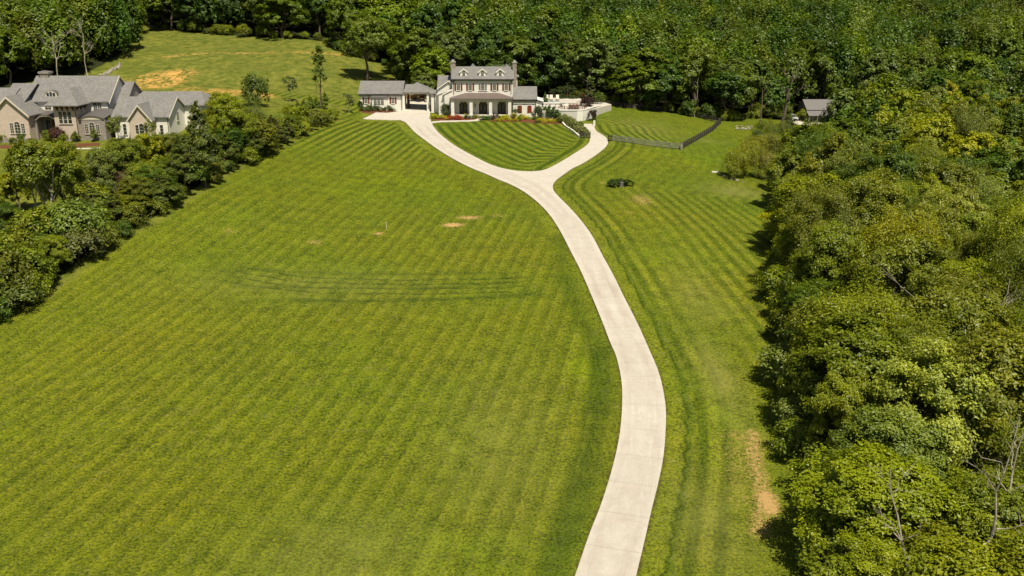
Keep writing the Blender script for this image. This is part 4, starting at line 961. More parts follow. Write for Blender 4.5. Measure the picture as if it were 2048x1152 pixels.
# left front gable
ya = 145.6; a0, a1 = XL(-92, ya), XL(212, ya); zA, zAp = ZL(548, ya) , ZL(402, ya)
body_y(a0, a1, ya, 153, ng, zA, zAp).build('wall', 'pink', NB)
gable_y(a0, a1, ya, 154.6, zA, zAp, .4, .35).build('roof', 'shingle', NB)
rake_trim_y(a0, a1, ya, zA, zAp, .4, .2, .07, .35).build('barge_board', 'creamtrim', NB)
xm = XL(110, ya)
for (cx, w_, t_, rs) in ((63, .50, 625, 0), (112, .82, 612, .4), (160, .50, 628, 0)): window(NB, XL(cx, ya), ya, w_, ZL(708, ya), ZL(t_, ya), 2 if w_ < .6 else 2, 4, .05, mat='creamtrim', rise=rs, mull=.04)
MB().box(a0, a1, ya - .08, ya - .003, ng, ZL(752, ya)).build('plinth', 'greystone', NB)
# far left ridges
MB().extr([(147.2, ng), (156, ng), (156, ZL(470, 147)), (151.6, ZL(332, 151.6)), (147.2, ZL(470, 147))], 'x', XL(-160, 150), XL(140, 150)).build('wall', 'pink', NB)
gable_x(XL(-170, 150), XL(135, 150), 147.2, 156, ZL(470, 147.2), ZL(328, 151.6), .3, .2).build('roof', 'shingle', NB)
gable_x(XL(110, 152), XL(300, 152), 148.5, 158, ZL(440, 148.5), ZL(291, 153.2), .3, .2).build('roof', 'shingle', NB)
# main range
yb, ybr, ybb = 151.0, 155.8, 160.8
m0, m1 = XL(232, yb), XL(918, yb); zBe, zBr = ZL(434, yb - .35) + .05, ZL(226, ybr)
body_x(m0, m1, yb, ybb, ng, zBe, zBr, ybr).build('wall', 'white', NB)
gable_x(m0, m1, yb, ybb, zBe, zBr, .4, .35, yr=ybr).build('roof', 'shingle', NB)
MB().hexa([(m1 + .36, yb - .4, zBe - .55), (m1 + .44, yb - .4, zBe - .55), (m1 + .44, ybr, zBr - .24), (m1 + .36, ybr, zBr - .24)], [(m1 + .36, yb - .4, zBe - .30), (m1 + .44, yb - .4, zBe - .30), (m1 + .44, ybr, zBr + .12), (m1 + .36, ybr, zBr + .12)]).build('barge_board', 'creamtrim', NB)
for cx in (806, 843): window(NB, XL(cx, yb), yb, .55, ZL(520, yb), ZL(450, yb), 2, 3, .07, mat='creamtrim', mull=.04)
window(NB, XL(402, yb), yb, 1.0, ZL(508, yb), ZL(474, yb), 2, 2, .06, mat='creamtrim', mull=.04)
for cx in (925,): xx = XL(cx, yb); MB().tube([(xx - .12, yb - .1, zBe - .3), (xx - .12, yb - .1, ng + 1)], .06, 6).build('downpipe', 'iron', NB)
# eyebrow dormer
ye_ = yb + .55; e0, e1 = XL(392, ye_), XL(490, ye_); zb_ = ZL(402, ye_); em = (e0 + e1) / 2; ew = e1 - e0
ed = MB(); opoly(ed, (em, ye_), (1, 0), (0, -1), arch_pts(ew, zb_, ZL(352, ye_), .75, 10), -1.9, 0); eb = ed.build('dormer', 'creamtrim', NB)
ed = MB(); opoly(ed, (em, ye_), (1, 0), (0, -1), [(x_, z_ + .10) for x_, z_ in arch_pts(ew + .25, zb_ + .25, ZL(352, ye_), .75, 10)], -2.3, -.08); ed.build('dormer_roof', 'darkroof', eb)
for k in (-1, 0, 1): ed = MB(); opoly(ed, (em + k * ew * .27, ye_), (1, 0), (0, -1), arch_pts(ew * .21, zb_ + .18, zb_ + (.72 if k else .86), .12), .004, .05); ed.build('pane', 'glass', eb)
# chimney
xa, xb = XL(378, ybr), XL(458, ybr); ch = MB().box(xa + .1, xb - .1, ybr - .5, ybr + .9, zBr - .9, ZL(200, ybr)).build('chimney', 'stonechim', NB)
MB().box(xa - .08, xb + .08, ybr - .65, ybr + 1.05, ZL(200, ybr) + .003, ZL(184, ybr)).build('cap', 'greystone', ch); MB().box(xa + .35, xb - .35, ybr - .2, ybr + .5, ZL(184, ybr) + .003, ZL(176, ybr)).build('flue', 'greymetal', ch)
# tower with deep bracketed eaves
yc = 147.0; t0, t1 = XL(440, yc), XL(632, yc); zc = ZL(476, yc)
MB().box(t0, t1, yc, 152, ng, zc).build('tower', 'pink', NB)
hip(t0, t1, yc, 157, zc, zc + 2.55, .95, .14, 'y', 3.6).build('tower_roof', 'shingle', NB)
for cx in (478, 520, 565, 612):
    xx = XL(cx, yc); MB().extr([(yc - .004, zc - .85), (yc - .25, zc - .55), (yc - .7, zc - .12), (yc - .7, zc - .01), (yc - .004, zc - .01)], 'x', xx - .07, xx + .07).build('bracket', 'brace', NB)
for k in (0, 1, 2):
    yy = yc + .4 + k * 1.3; MB().extr([(t1 + .004, zc - .85), (t1 + .25, zc - .55), (t1 + .7, zc - .12), (t1 + .7, zc - .01), (t1 + .004, zc - .01)], 'y', yy - .07, yy + .07).build('bracket', 'brace', NB)
for cx in (496, 535, 574): window(NB, XL(cx, yc), yc, .56, ZL(626, yc), ZL(526, yc), 1, 3, .06, mat='creamtrim', mull=.03)
window(NB, t1, yc + 2, .45, ZL(528, 149), ZL(502, 149), 2, 2, .05, face='+x', mat='creamtrim', mull=.03)
MB().tube([(t1 - .02, yc - .12, zc - .2), (t1 - .02, yc - .12, ng + 1)], .06, 6).build('downpipe', 'iron', NB)
MB().box(t0, t1, yc - .08, yc - .003, ng, ZL(752, yc)).build('plinth', 'greystone', NB)
# entrance porch with arched metal roof
ye = 147.4; q0, q1 = XL(258, ye), t0 - .003; qm = (q0 + q1) / 2; qw = q1 - q0
MB().box(q0, q1, 149.6, 151, ng, ZL(545, 149.6)).build('porch_wall', 'greystone', NB)
mb = MB(); pts = [(q0, ZL(606, ye)), (q0 + .5, ZL(596, ye)), (q0 + .9, ZL(575, ye)), (qm, ZL(566, ye)), (q1 - .9, ZL(572, ye)), (q1 - .4, ZL(590, ye)), (q1, ZL(597, ye))]
mb.extr(pts + [(x_, z_ + .22) for x_, z_ in pts[::-1]], 'y', ye, ye + .12); mb.build('porch_arch', 'creamtrim', NB)
mb = MB(); mb.add([(x_, ye - .1, z_ + .23) for x_, z_ in pts] + [(x_, 150.9, ZL(520, 150.9) + .1) for x_, z_ in pts], [(i, i + 1, i + 8, i + 7) for i in range(6)]); mb.build('porch_roof', 'darkroof', NB)
MB().box(XL(365, 149.5), XL(398, 149.5), 149.45, 149.58, ng, ZL(600, 149.5)).build('door', 'glass', NB)
MB().box(XL(415, 149.5), XL(440, 149.5), 149.4, 149.58, ng, ZL(600, 149.5)).build('door', 'brace', NB)
MB().box(q0, q0 + .35, ye + .1, ye + .45, ng, ZL(606, ye)).build('pier', 'greystone', NB)
# stone bay with a segmental roof
yd = 147.6; d0, d1 = t1 + .003, XL(868, yd); dm = (XL(690, yd) + XL(830, yd)) / 2
MB().box(d0, d1, yd, 151 - .004, ng, ZL(592, yd)).build('bay', 'greystone', NB)
arc = [(d0 + (d1 - d0) * i / 10, ZL(590, yd) + .72 * math.sin(math.pi * (.12 + .76 * i / 10)) - .25) for i in range(11)]
MB().extr([(d0, ZL(594, yd)), (d1, ZL(594, yd))] + arc[::-1], 'y', yd - .06, yd + .5).build('bay_arch', 'creamtrim', NB)
mb = MB().add([(x_, yd - .2, z_ + .12) for x_, z_ in arc] + [(x_ + .9, 150.9, z_ + .95) for x_, z_ in arc] + [(x_, yd - .2, z_) for x_, z_ in arc], [(i, i + 1, i + 12, i + 11) for i in range(10)] + [(i + 22, i + 23, i + 1, i) for i in range(10)]); mb.build('bay_roof', 'darkroof', NB)
for (cx, w_, t_, rs) in ((706, .5, 632, 0), (755, .82, 618, .4), (803, .5, 636, 0)): window(NB, XL(cx, yd), yd, w_, ZL(712, yd), ZL(t_, yd), 2, 4, .06, mat='creamtrim', rise=rs, mull=.04)
# side porch
s0, s1 = d1 + .003, XL(992, 148.4)
MB().hexa([(s0, 148, ZL(618, 148)), (s1, 148, ZL(608, 148)), (s1, 151, ZL(565, 150)), (s0, 151, ZL(565, 150))], [(s0, 148, ZL(610, 148)), (s1, 148, ZL(600, 148)), (s1, 151, ZL(555, 150)), (s0, 151, ZL(555, 150))]).build('side_porch_roof', 'darkroof', NB)
MB().box(XL(880, 150.8), XL(935, 150.8), 150.85, 150.98, ng, ZL(628, 150.8)).build('door', 'door', NB)
# right wing
yw, ywr, yww = 149.0, 153.3, 158.2; r0_, r1_ = XL(948, yw), XL(1418, yw); zFe, zFr = ZL(572, yw - .35) + .1, ZL(404, ywr)
body_x(r0_, r1_, yw, yww, ng, zFe, zFr, ywr).build('wall', 'white', NB)
gable_x(r0_, r1_, yw, yww, zFe, zFr, .38, .3, yr=ywr).build('roof', 'shingle', NB)
mb = MB()
for (y_a, z_a) in ((yw - .38, zFe - .38 * (zFr - zFe) / (ywr - yw)), (yww + .38, zFe - .38 * (zFr - zFe) / (yww - ywr))):
    mb.hexa([(r1_ + .302, y_a, z_a - .12), (r1_ + .37, y_a, z_a - .12), (r1_ + .37, ywr, zFr - .12), (r1_ + .302, ywr, zFr - .12)], [(r1_ + .302, y_a, z_a + .12), (r1_ + .37, y_a, z_a + .12), (r1_ + .37, ywr, zFr + .12), (r1_ + .302, ywr, zFr + .12)])
mb.build('barge_board', 'creamtrim', NB)
window(NB, r1_, 153.2, 1.0, ZL(600, 153), ZL(528, 153), 1, 1, .06, face='+x', mat='creamtrim')
window(NB, XL(1352, yw), yw, .5, ZL(722, yw), ZL(640, yw), 1, 3, .05, mat='creamtrim', mull=.03); window(NB, XL(1035, yw), yw, .5, ZL(720, yw), ZL(632, yw), 1, 3, .05, mat='creamtrim', mull=.03)
MB().tube([(r1_ - .1, yw - .12, zFe - .3), (r1_ - .1, yw - .12, ng + 1)], .06, 6).build('downpipe', 'iron', NB)
yx = 147.4; x0_, x1_ = XL(1075, yx), XL(1268, yx); zx, zxp = ZL(592, yx), ZL(470, yx)
body_y(x0_, x1_, yx, 151.5, ng, zx, zxp).build('wall', 'pink', NB)
gable_y(x0_, x1_, yx, 152, zx, zxp, .3, .3).build('roof', 'shingle', NB)
rake_trim_y(x0_, x1_, yx, zx, zxp, .3, .2, .07, .3).build('barge_board', 'creamtrim', NB)
for (cx, w_, t_, rs) in ((1141, .46, 640, 0), (1180, .72, 628, .35), (1219, .46, 643, 0)): window(NB, XL(cx, yx), yx, w_, ZL(716, yx), ZL(t_, yx), 1, 3, .05, mat='creamtrim', rise=rs, mull=.03)
# rear ranges
yq, yqr, yqq = 154.3, 158.2, 162.5; h0, h1 = XL(1000, yq), XL(1072, yq)
body_x(h0, h1, yq, yqq, ng, ZL(445, yq), ZL(276, yqr), yqr).build('wall', 'greystone', NB)
gable_x(h0, h1, yq, yqq, ZL(445, yq), ZL(276, yqr), .35, .3, yr=yqr).build('roof', 'shingle', NB)
MB().box(XL(1240, 160), XL(1785, 161), 156.6, 165.8, ng, ZL(470, 156.5) - .11).build('wall', 'white', NB)
hip(XL(1100, 160), XL(1792, 160), 156.5, 166, ZL(470, 156.5) - .1, ZL(352, 161.2), .4, .16, 'x', 2.2).build('roof', 'shingle', NB)

# ------------------------------------------------------------------ small barn and car
by = 227.6; bz = zs(77, 226) - .1
BN = thing('barn', (79, by, bz), 'small pale barn with a grey metal roof and a lower porch roof on posts', 'barn')
bx0, bx1 = XW(1615, by), XW(1674, by)
body_x(bx0 + .15, bx1, by, by + 7.5, bz, ZW(219.5, by), ZW(199.8, by + 3.6)).build('wall', 'barnwall', BN)
gable_x(bx0 + .1, bx1, by, by + 7.5, ZW(219, by), ZW(199.8, by + 3.6), .3, .15).build('roof', 'greymetal', BN)
zpr = ZW(232, by - 2.5)
MB().hexa([(bx0 - .1, by - 2.6, zpr), (bx1, by - 2.6, zpr), (bx1, by - .004, ZW(221.5, by)), (bx0 - .1, by - .004, ZW(221.5, by))], [(bx0 - .1, by - 2.6, zpr + .1), (bx1, by - 2.6, zpr + .1), (bx1, by - .004, ZW(221.5, by) + .1), (bx0 - .1, by - .004, ZW(221.5, by) + .1)]).build('porch_roof', 'greymetal', BN)
for k in range(4): xx = bx0 + .1 + k * 2.1; MB().box(xx - .09, xx + .09, by - 2.45, by - 2.27, bz, zpr - .01).build('post', 'greywood', BN)
window(BN, XW(1633, by), by, .75, ZW(240, by), ZW(233.5, by), 2, 2, .12)
tag(inset_sheet('parking_pad', np.array([hit(1577, 248)[:2], hit(1632, 250)[:2], [80, 227.3], [70.5, 231]]), M['slab'], .06, 1.0, None, .1), kind='structure')

def car(x, y, rz):
    r = thing('parked_car', (x, y, zs(x, y) + .04), 'silver-white parked car facing the camera on the pad beside the barn', 'car')
    r.rotation_euler = (0, 0, rz); L_, Wd, sc_ = 3.9, 1.62, 1
    def prof(pts, hw0, hw1, name, mat, par, zmid):
        mb = MB(); n = len(pts); vs = []
        for s in (-1, 1):
            for (a, z) in pts: hw = hw0 + (hw1 - hw0) * max(0, (z - zmid)) / 1.0; vs.append((s * hw, a, z))
        mb.add(vs, [tuple(range(n)), tuple(range(2 * n - 1, n - 1, -1))] + [(i, (i + 1) % n, n + (i + 1) % n, n + i) for i in range(n)])
        me = bpy.data.meshes.new(name); me.from_pydata(mb.v, [], mb.f); bm = bmesh.new(); bm.from_mesh(me); bmesh.ops.recalc_face_normals(bm, faces=bm.faces); bmesh.ops.bevel(bm, geom=[e for e in bm.edges], offset=.04, segments=2, affect='EDGES'); bm.to_mesh(me); bm.free(); me.materials.append(M[mat])
        return put(name, me, parent=par)
    b = prof([(-1.95, .28), (1.9, .28), (1.95, .75), (1.85, .92), (-.85, .98), (-1.75, .88), (-1.95, .70)], .80, .76, 'body', 'paint', r, .3)
    prof([(-.95, .96), (1.75, .96), (1.45, 1.42), (-.25, 1.46)], .72, .52, 'cabin', 'paint', r, .96)
    def q(name, vs, mat, par=r):
        me = bpy.data.meshes.new(name); me.from_pydata(vs, [], [(0, 1, 2, 3)]); me.materials.append(M[mat]); return put(name, me, parent=par)
    q('windscreen', [(-.66, -.93, 1.0), (.66, -.93, 1.0), (.50, -.34, 1.42), (-.50, -.34, 1.42)], 'glass')
    for s in (-1, 1):
        q('side_window', [(s * .735, -.7, 1.02), (s * .735, 1.4, 1.02), (s * .60, 1.25, 1.36), (s * .60, -.2, 1.38)], 'glass')
        hl = MB(); hl.box(s * .62 - .15, s * .62 + .15, -2.0, -1.9, .62, .76); me = mb_mesh(hl, 'headlight', 'lamp'); put('headlight', me, parent=r)
        for yy in (-1.25, 1.2):
            t = MB().tube([(s * .68, yy, .32), (s * .84, yy, .32)], .32, 14); wme = put('wheel', mb_mesh(t, 'wheel', 'rubber'), parent=r)
            t = MB().tube([(s * .80, yy, .32), (s * .855, yy, .32)], .19, 10); put('rim', mb_mesh(t, 'rim', 'paint'), parent=wme)
    g_ = MB().box(-.42, .42, -1.99, -1.93, .42, .66); put('grille', mb_mesh(g_, 'grille', 'rubber'), parent=r)
    g_ = MB().box(-.78, .78, -2.03, -1.9, .28, .40); put('bumper', mb_mesh(g_, 'bumper', 'rubber'), parent=r)
    return r
p = hit(1584.5, 241); car(p[0], p[1], rad(4))
# ------------------------------------------------------------------ pool terrace
wall_px = [(1119, 240), (1130, 241), (1142, 242), (1154, 243), (1165, 242), (1173, 240), (1180, 238), (1187, 235), (1193, 230), (1200, 226), (1208, 221)]
top_y = [221.4, 221.5, 221.6, 221.5, 220.8, 219.0, 216.6, 214.8, 213.2, 212, 211]
PW = thing('retaining_wall', (hit(1142, 242)[0], hit(1142, 242)[1], zs(*hit(1142, 242)[:2])), 'tall curved white retaining wall below the pool terrace, right of the white house', 'wall')
base = [hit(*p) for p in wall_px]; tops = [ZW(t, b[1]) for t, b in zip(top_y, base)]
ztr = ZW(221.6, base[2][1]) - .12
mb = MB(); cp = MB()
for i in range(len(base) - 1):
    a, b = base[i], base[i + 1]; e = b - a; n_ = np.array([e[1], -e[0]]) / np.hypot(e[0], e[1]) * -.3
    ta, tb = max(tops[i], a[2] + .2), max(tops[i + 1], b[2] + .2)
    mb.hexa([(a[0], a[1], a[2] - .6), (b[0], b[1], b[2] - .6), (b[0] + n_[0], b[1] + n_[1], b[2] - .6), (a[0] + n_[0], a[1] + n_[1], a[2] - .6)], [(a[0], a[1], ta), (b[0], b[1], tb), (b[0] + n_[0], b[1] + n_[1], tb), (a[0] + n_[0], a[1] + n_[1], ta)])
    o_ = -n_ / .3 * .07
    cp.hexa([(a[0] + o_[0], a[1] + o_[1], ta + .003), (b[0] + o_[0], b[1] + o_[1], tb + .003), (b[0] + n_[0], b[1] + n_[1], tb + .003), (a[0] + n_[0], a[1] + n_[1], ta + .003)], [(a[0] + o_[0], a[1] + o_[1], ta + .10), (b[0] + o_[0], b[1] + o_[1], tb + .10), (b[0] + n_[0], b[1] + n_[1], tb + .10), (a[0] + n_[0], a[1] + n_[1], ta + .10)])
ww = mb.build('wall', 'white', PW); cp.build('coping', 'whitetrim', PW)
hw0 = sx1 + .2
patio = [(hw0 - .3, base[0][1] + .3)] + [(b[0] - .05, b[1] + .35) for b in base[:8]] + [(22, 202), (21, 206), (hw0 - .5, 206)]
me_ = MB().extr(patio, 'z', 9.0, ztr).build('patio', 'slab', None, (12, 196, 9)); tag(me_, kind='structure')
# raised pool basin
pz = ZW(205.8, 194.6)
PB = thing('pool', (XW(1115, 196), 196, ztr), 'raised swimming pool with white walls and pale coping beside the house', 'pool')
u0, u1 = hw0 + .1, XW(1153, 196)
MB().box(u0, XW(1119.5, 194.6), 194.6, 194.9, ztr - .2, pz - .15).box(u0, u1, 196.8, 197.1, ztr - .2, pz - .15).build('basin_wall', 'white', PB)
MB().box(u0 - .02, XW(1120.5, 194.6), 194.5, 195.1, pz - .147, pz).box(XW(1120.5, 194.6) + .004, u1, 196.7, 197.3, pz - .147, pz - .004).build('coping', 'whitetrim', PB)
MB().box(u0 + .02, XW(1119, 194.6), 195.12, 199.4, ztr + .3, pz - .2).build('water', 'poolwater', PB)
MB().box(u0 - .3, u1 + 1.5, 199.42, 206, ztr - .2, pz - .02).build('deck', 'slab', PB)
FP = thing('glass_fence', (XW(1106, 194.3), 194.2, ztr), 'thin dark pool fence with slim posts in front of the white pool wall', 'fence')
for px in (1092.5, 1101.5, 1111, 1118.5): xx = XW(px, 194.2); MB().box(xx - .05, xx + .05, 194.15, 194.25, ztr, pz - .1).build('post', 'iron', FP)
MB().box(XW(1092.5, 194.2), XW(1131, 194.2), 194.17, 194.23, pz - .16, pz - .1).build('rail', 'iron', FP)
def lounger(px, i, lab):
    x = XW(px, 200.6); z = pz - .02; r = thing('sun_lounger', (x, 200.6, z), lab, 'sun lounger', 'sun loungers in a row behind the pool')
    f = MB()
    for sx in (-.28, .28):
        for sy in (-.85, .7): f.box(x + sx - .03, x + sx + .03, 200.6 + sy - .03, 200.6 + sy + .03, z, z + .26)
        f.box(x + sx - .03, x + sx + .03, 199.65, 201.5, z + .262, z + .32)
    f.build('frame', 'teak', r)
    MB().box(x - .33, x + .33, 199.6, 200.75, z + .325, z + .44).build('seat_cushion', 'cream', r)
    MB().hexa([(x - .33, 200.76, z + .33), (x + .33, 200.76, z + .33), (x + .33, 200.9, z + .33), (x - .33, 200.9, z + .33)], [(x - .33, 201.25, z + 1.1), (x + .33, 201.25, z + 1.1), (x + .33, 201.38, z + 1.1), (x - .33, 201.38, z + 1.1)]).build('back_cushion', 'cream', r)
for i, px in enumerate((1094, 1102.5, 1115)): lounger(px, i, ['cream sun lounger next to the house roof, leftmost of the three', 'cream sun lounger in the middle of the three by the pool', 'cream sun lounger furthest from the house, rightmost of the three'][i])
def patio_chair(x, y, rz, lab, grp=None, mat='teak'):
    r = thing('patio_chair', (x, y, ztr), lab, 'chair', grp); r.rotation_euler = (0, 0, rz)
    def P(mb, n, m): put(n, mb_mesh(mb, n, m), parent=r)
    m1 = MB()
    for k in range(5): m1.box(-.27, .27, -.3 + k * .11, -.22 + k * .11, .36 - k * .012, .40 - k * .012)
    P(m1, 'seat', mat)
    m1 = MB()
    for k in range(5): m1.hexa([(-.27 + k * .115, .24, .38), (-.19 + k * .115, .24, .38), (-.19 + k * .115, .28, .38), (-.27 + k * .115, .28, .38)], [(-.29 + k * .12, .48, 1.0), (-.2 + k * .12, .48, 1.0), (-.2 + k * .12, .52, 1.0), (-.29 + k * .12, .52, 1.0)])
    P(m1, 'backrest', mat)
    for s in (-1, 1):
        P(MB().box(s * .33 - .05, s * .33 + .05, -.34, .38, .56, .60), 'armrest', mat)
        P(MB().box(s * .33 - .03, s * .33 + .03, -.32, -.24, 0, .557), 'leg', mat); P(MB().box(s * .30 - .03, s * .30 + .03, .26, .34, 0, .557), 'leg', mat)
    return r
patio_chair(XW(1124.5, 193.6), 193.6, rad(150), 'dark wooden armchair standing alone left of the patio table')
patio_chair(XW(1169.5, 193.2), 193.2, rad(215), 'dark wooden armchair on the right, beside the purple-leaved tree')
tx = XW(1147.5, 192.9); T_ = thing('patio_table', (tx, 192.9, ztr), 'long dark wooden dining table on the pool terrace', 'table')
MB().box(tx - 1.1, tx + 1.1, 192.45, 193.35, ztr + .66, ztr + .72).build('tabletop', 'teak', T_)
for sx in (-.95, .95):
    for sy in (-.35, .35): MB().box(tx + sx - .05, tx + sx + .05, 192.9 + sy - .05, 192.9 + sy + .05, ztr, ztr + .657).build('leg', 'teak', T_)
for k, (ox, oy, rz, lab) in enumerate([(-.7, -.8, 180, 'front left dark wooden chair at the patio dining table'), (0, -.8, 180, 'front middle dark wooden chair at the patio dining table'), (.7, -.8, 180, 'front right dark wooden chair at the patio dining table'),
                           (-.7, .85, 0, 'rear left dark wooden chair at the patio dining table'), (.0, .85, 0, 'rear middle dark wooden chair at the patio dining table'), (.7, .85, 0, 'rear right dark wooden chair at the patio dining table'), (-1.6, 0, 90, 'dark wooden chair at the left end of the patio dining table'), (1.6, 0, -90, 'dark wooden chair at the right end of the patio dining table')]):
    patio_chair(tx + ox, 192.9 + oy, rad(rz), lab, 'chairs around the patio dining table')

# low curving wall under the lawn edge
LW = [hit(*p) for p in [(1119.5, 242), (1123, 247), (1129, 254), (1136, 259), (1144, 264), (1151, 270), (1158, 276)]]
r = thing('garden_wall', LW[3], 'low curved white kerb wall between the striped lawn and the shrub bank', 'wall'); mb = MB()
for a, b in zip(LW[:-1], LW[1:]):
    e = b - a; n_ = np.array([-e[1], e[0], 0]) / np.hypot(e[0], e[1]) * .28
    mb.hexa([a - [0, 0, .2], b - [0, 0, .2], b + n_ - [0, 0, .2], a + n_ - [0, 0, .2]], [a + [0, 0, .42], b + [0, 0, .42], b + n_ + [0, 0, .42], a + n_ + [0, 0, .42]])
mb.build('wall', 'whitetrim', r)
# small white pier and iron gate at the ramp
p = hit(1188.5, 251); r = thing('gate_pier', p, 'white pier with a tall dark lamp pole beside the pool ramp', 'pier'); MB().box(p[0] - .2, p[0] + .2, p[1] - .2, p[1] + .2, p[2] - .2, p[2] + 1.0).build('pier', 'white', r)
MB().tube([(p[0] + .3, p[1], p[2] - .1), (p[0] + .3, p[1], p[2] + 3.0)], .05, 6).box(p[0] + .18, p[0] + .42, p[1] - .12, p[1] + .12, p[2] + 2.7, p[2] + 3.05).build('lamp_pole', 'iron', r)
p2_ = hit(1167, 240.5); r = thing('gate_post', p2_, 'short dark post by the foot of the curved white wall', 'post'); MB().box(p2_[0] - .07, p2_[0] + .07, p2_[1] - .5, p2_[1] - .36, p2_[2] - .2, p2_[2] + .95).box(p2_[0] - .1, p2_[0] + .1, p2_[1] - .53, p2_[1] - .33, p2_[2] + .952, p2_[2] + 1.0).build('post', 'iron', r)

# ------------------------------------------------------------------ fences
def fence(P, h, step, rails, mat, label, name='board_fence', postmat=None, mesh=False, thick=.05, pw=.085, endposts=None, group=None):
    P = [np.array(p[:2], float) for p in P]; m = P[len(P) // 2]; r = thing(name, (m[0], m[1], zs(*m)), label, 'fence', group)
    Q = []
    for a, b in zip(P[:-1], P[1:]):
        n = max(1, round(np.linalg.norm(b - a) / step)); Q += [a + (b - a) * k / n for k in range(n)]
    Q.append(P[-1])
    for i, q in enumerate(Q):
        w_ = pw * (1.0); z = zs(*q); MB().box(q[0] - w_, q[0] + w_, q[1] - w_, q[1] + w_, z - .3, z + h * (1.06)).build('post', postmat or mat, r)
    for k in range(rails):
        mb = MB(); zz = h * (.16 + .80 * k / max(1, rails - 1))
        for a, b in zip(Q[:-1], Q[1:]):
            e = (b - a) / np.linalg.norm(b - a); n_ = np.array([e[1], -e[0]]) * (pw + thick); n2_ = np.array([e[1], -e[0]]) * (pw + .002); za, zb = zs(*a) + zz, zs(*b) + zz; t = .055
            mb.hexa([(a[0] + n_[0], a[1] + n_[1], za - t), (b[0] + n_[0], b[1] + n_[1], zb - t), (b[0] + n2_[0], b[1] + n2_[1], zb - t), (a[0] + n2_[0], a[1] + n2_[1], za - t)],
                    [(a[0] + n_[0], a[1] + n_[1], za + t), (b[0] + n_[0], b[1] + n_[1], zb + t), (b[0] + n2_[0], b[1] + n2_[1], zb + t), (a[0] + n2_[0], a[1] + n2_[1], za + t)])
        mb.build('rail', mat, r)
    if mesh:
        mb = MB()
        for a, b in zip(Q[:-1], Q[1:]):
            e = (b - a); nw = max(2, int(np.linalg.norm(e) / .22)); nn = np.array([e[1], -e[0]]) / np.linalg.norm(e) * (pw + .0)
            for k in range(nw): c = a + e * (k + .5) / nw - nn * 1.1; z = zs(*c); mb.box(c[0] - .012, c[0] + .012, c[1] - .012, c[1] + .012, z + .05, z + h * .93)
        mb.build('wire_mesh', mat, r)
    return r
fence(hits([(1160, 276), (1180, 276.5)]), 1.05, 1.9, 4, 'darkwood', 'short dark board fence panel at the end of the low white wall', pw=.09)
fence(hits([(1224, 282), (1290, 291), (1362, 298.5)]), 1.05, 2.6, 4, 'greywood', 'grey board and wire fence running from the dark gate to the pale corner post', mesh=True, pw=.06)
fence(hits([(1364, 297.5), (1400, 277), (1425, 262), (1441, 247)]), 1.15, 1.9, 4, 'darkwood', 'dark four-board fence climbing from the pale corner post to the woods', mesh=True)
fence(hits([(1208, 212), (1250, 217), (1310, 222), (1350, 227), (1388, 234)]) + [0, 1.0], 1.05, 2.2, 4, 'darkwood', 'dark board fence along the crest of the paddock in front of the woods')
fence([(XW(1094, 207.4), 207.4), (XW(1200, 209.6), 209.6)], 1.5, 2.3, 3, 'greywood', 'grey rail fence behind the pool planting')
fence(hits([(1388, 234), (1412, 241), (1440, 247)]) + [0, 1.2], 1.05, 2.0, 4, 'darkwood', 'dark board fence in the shade right of the crest end post')
p = hit(1362.5, 300); r = thing('corner_post', p, 'thick pale square post at the corner of the paddock fence', 'post'); MB().box(p[0] - .17, p[0] + .17, p[1] - .17, p[1] + .17, p[2] - .2, p[2] + 1.2).box(p[0] - .21, p[0] + .21, p[1] - .21, p[1] + .21, p[2] + 1.202, p[2] + 1.27).build('post', 'paleRock', r)
p = hit(1384, 233.5); r = thing('end_post', p, 'stout grey braced post at the right end of the crest fence', 'post'); MB().box(p[0] - .12, p[0] + .12, p[1] - .12, p[1] + .12, p[2] - .2, p[2] + 1.25).box(p[0] + .45, p[0] + .65, p[1] - .1, p[1] + .1, p[2] - .2, p[2] + 1.25).box(p[0] + .122, p[0] + .448, p[1] - .05, p[1] + .05, p[2] + .8, p[2] + .95).build('post', 'greywood', r)
pa, pb = hit(1216.5, 283), hit(1224, 282); r = thing('paddock_gate', pa, 'small dark square gate with a diagonal brace at the driveway edge', 'gate')
mb = MB()
for q in (pa, pb): mb.box(q[0] - .07, q[0] + .07, q[1] - .07, q[1] + .07, q[2] - .2, q[2] + 1.15)
for k in (.15, .5, .85): mb.hexa([pa + [.07, -.03, k], pb + [-.07, -.03, k], pb + [-.07, .03, k], pa + [.07, .03, k]], [pa + [.07, -.03, k + .14], pb + [-.07, -.03, k + .14], pb + [-.07, .03, k + .14], pa + [.07, .03, k + .14]])
mb.build('frame', 'iron', r); MB().tube([pa + [.1, -.05, .2], pb + [-.1, -.05, .95]], .035, 5).build('brace', 'iron', r)

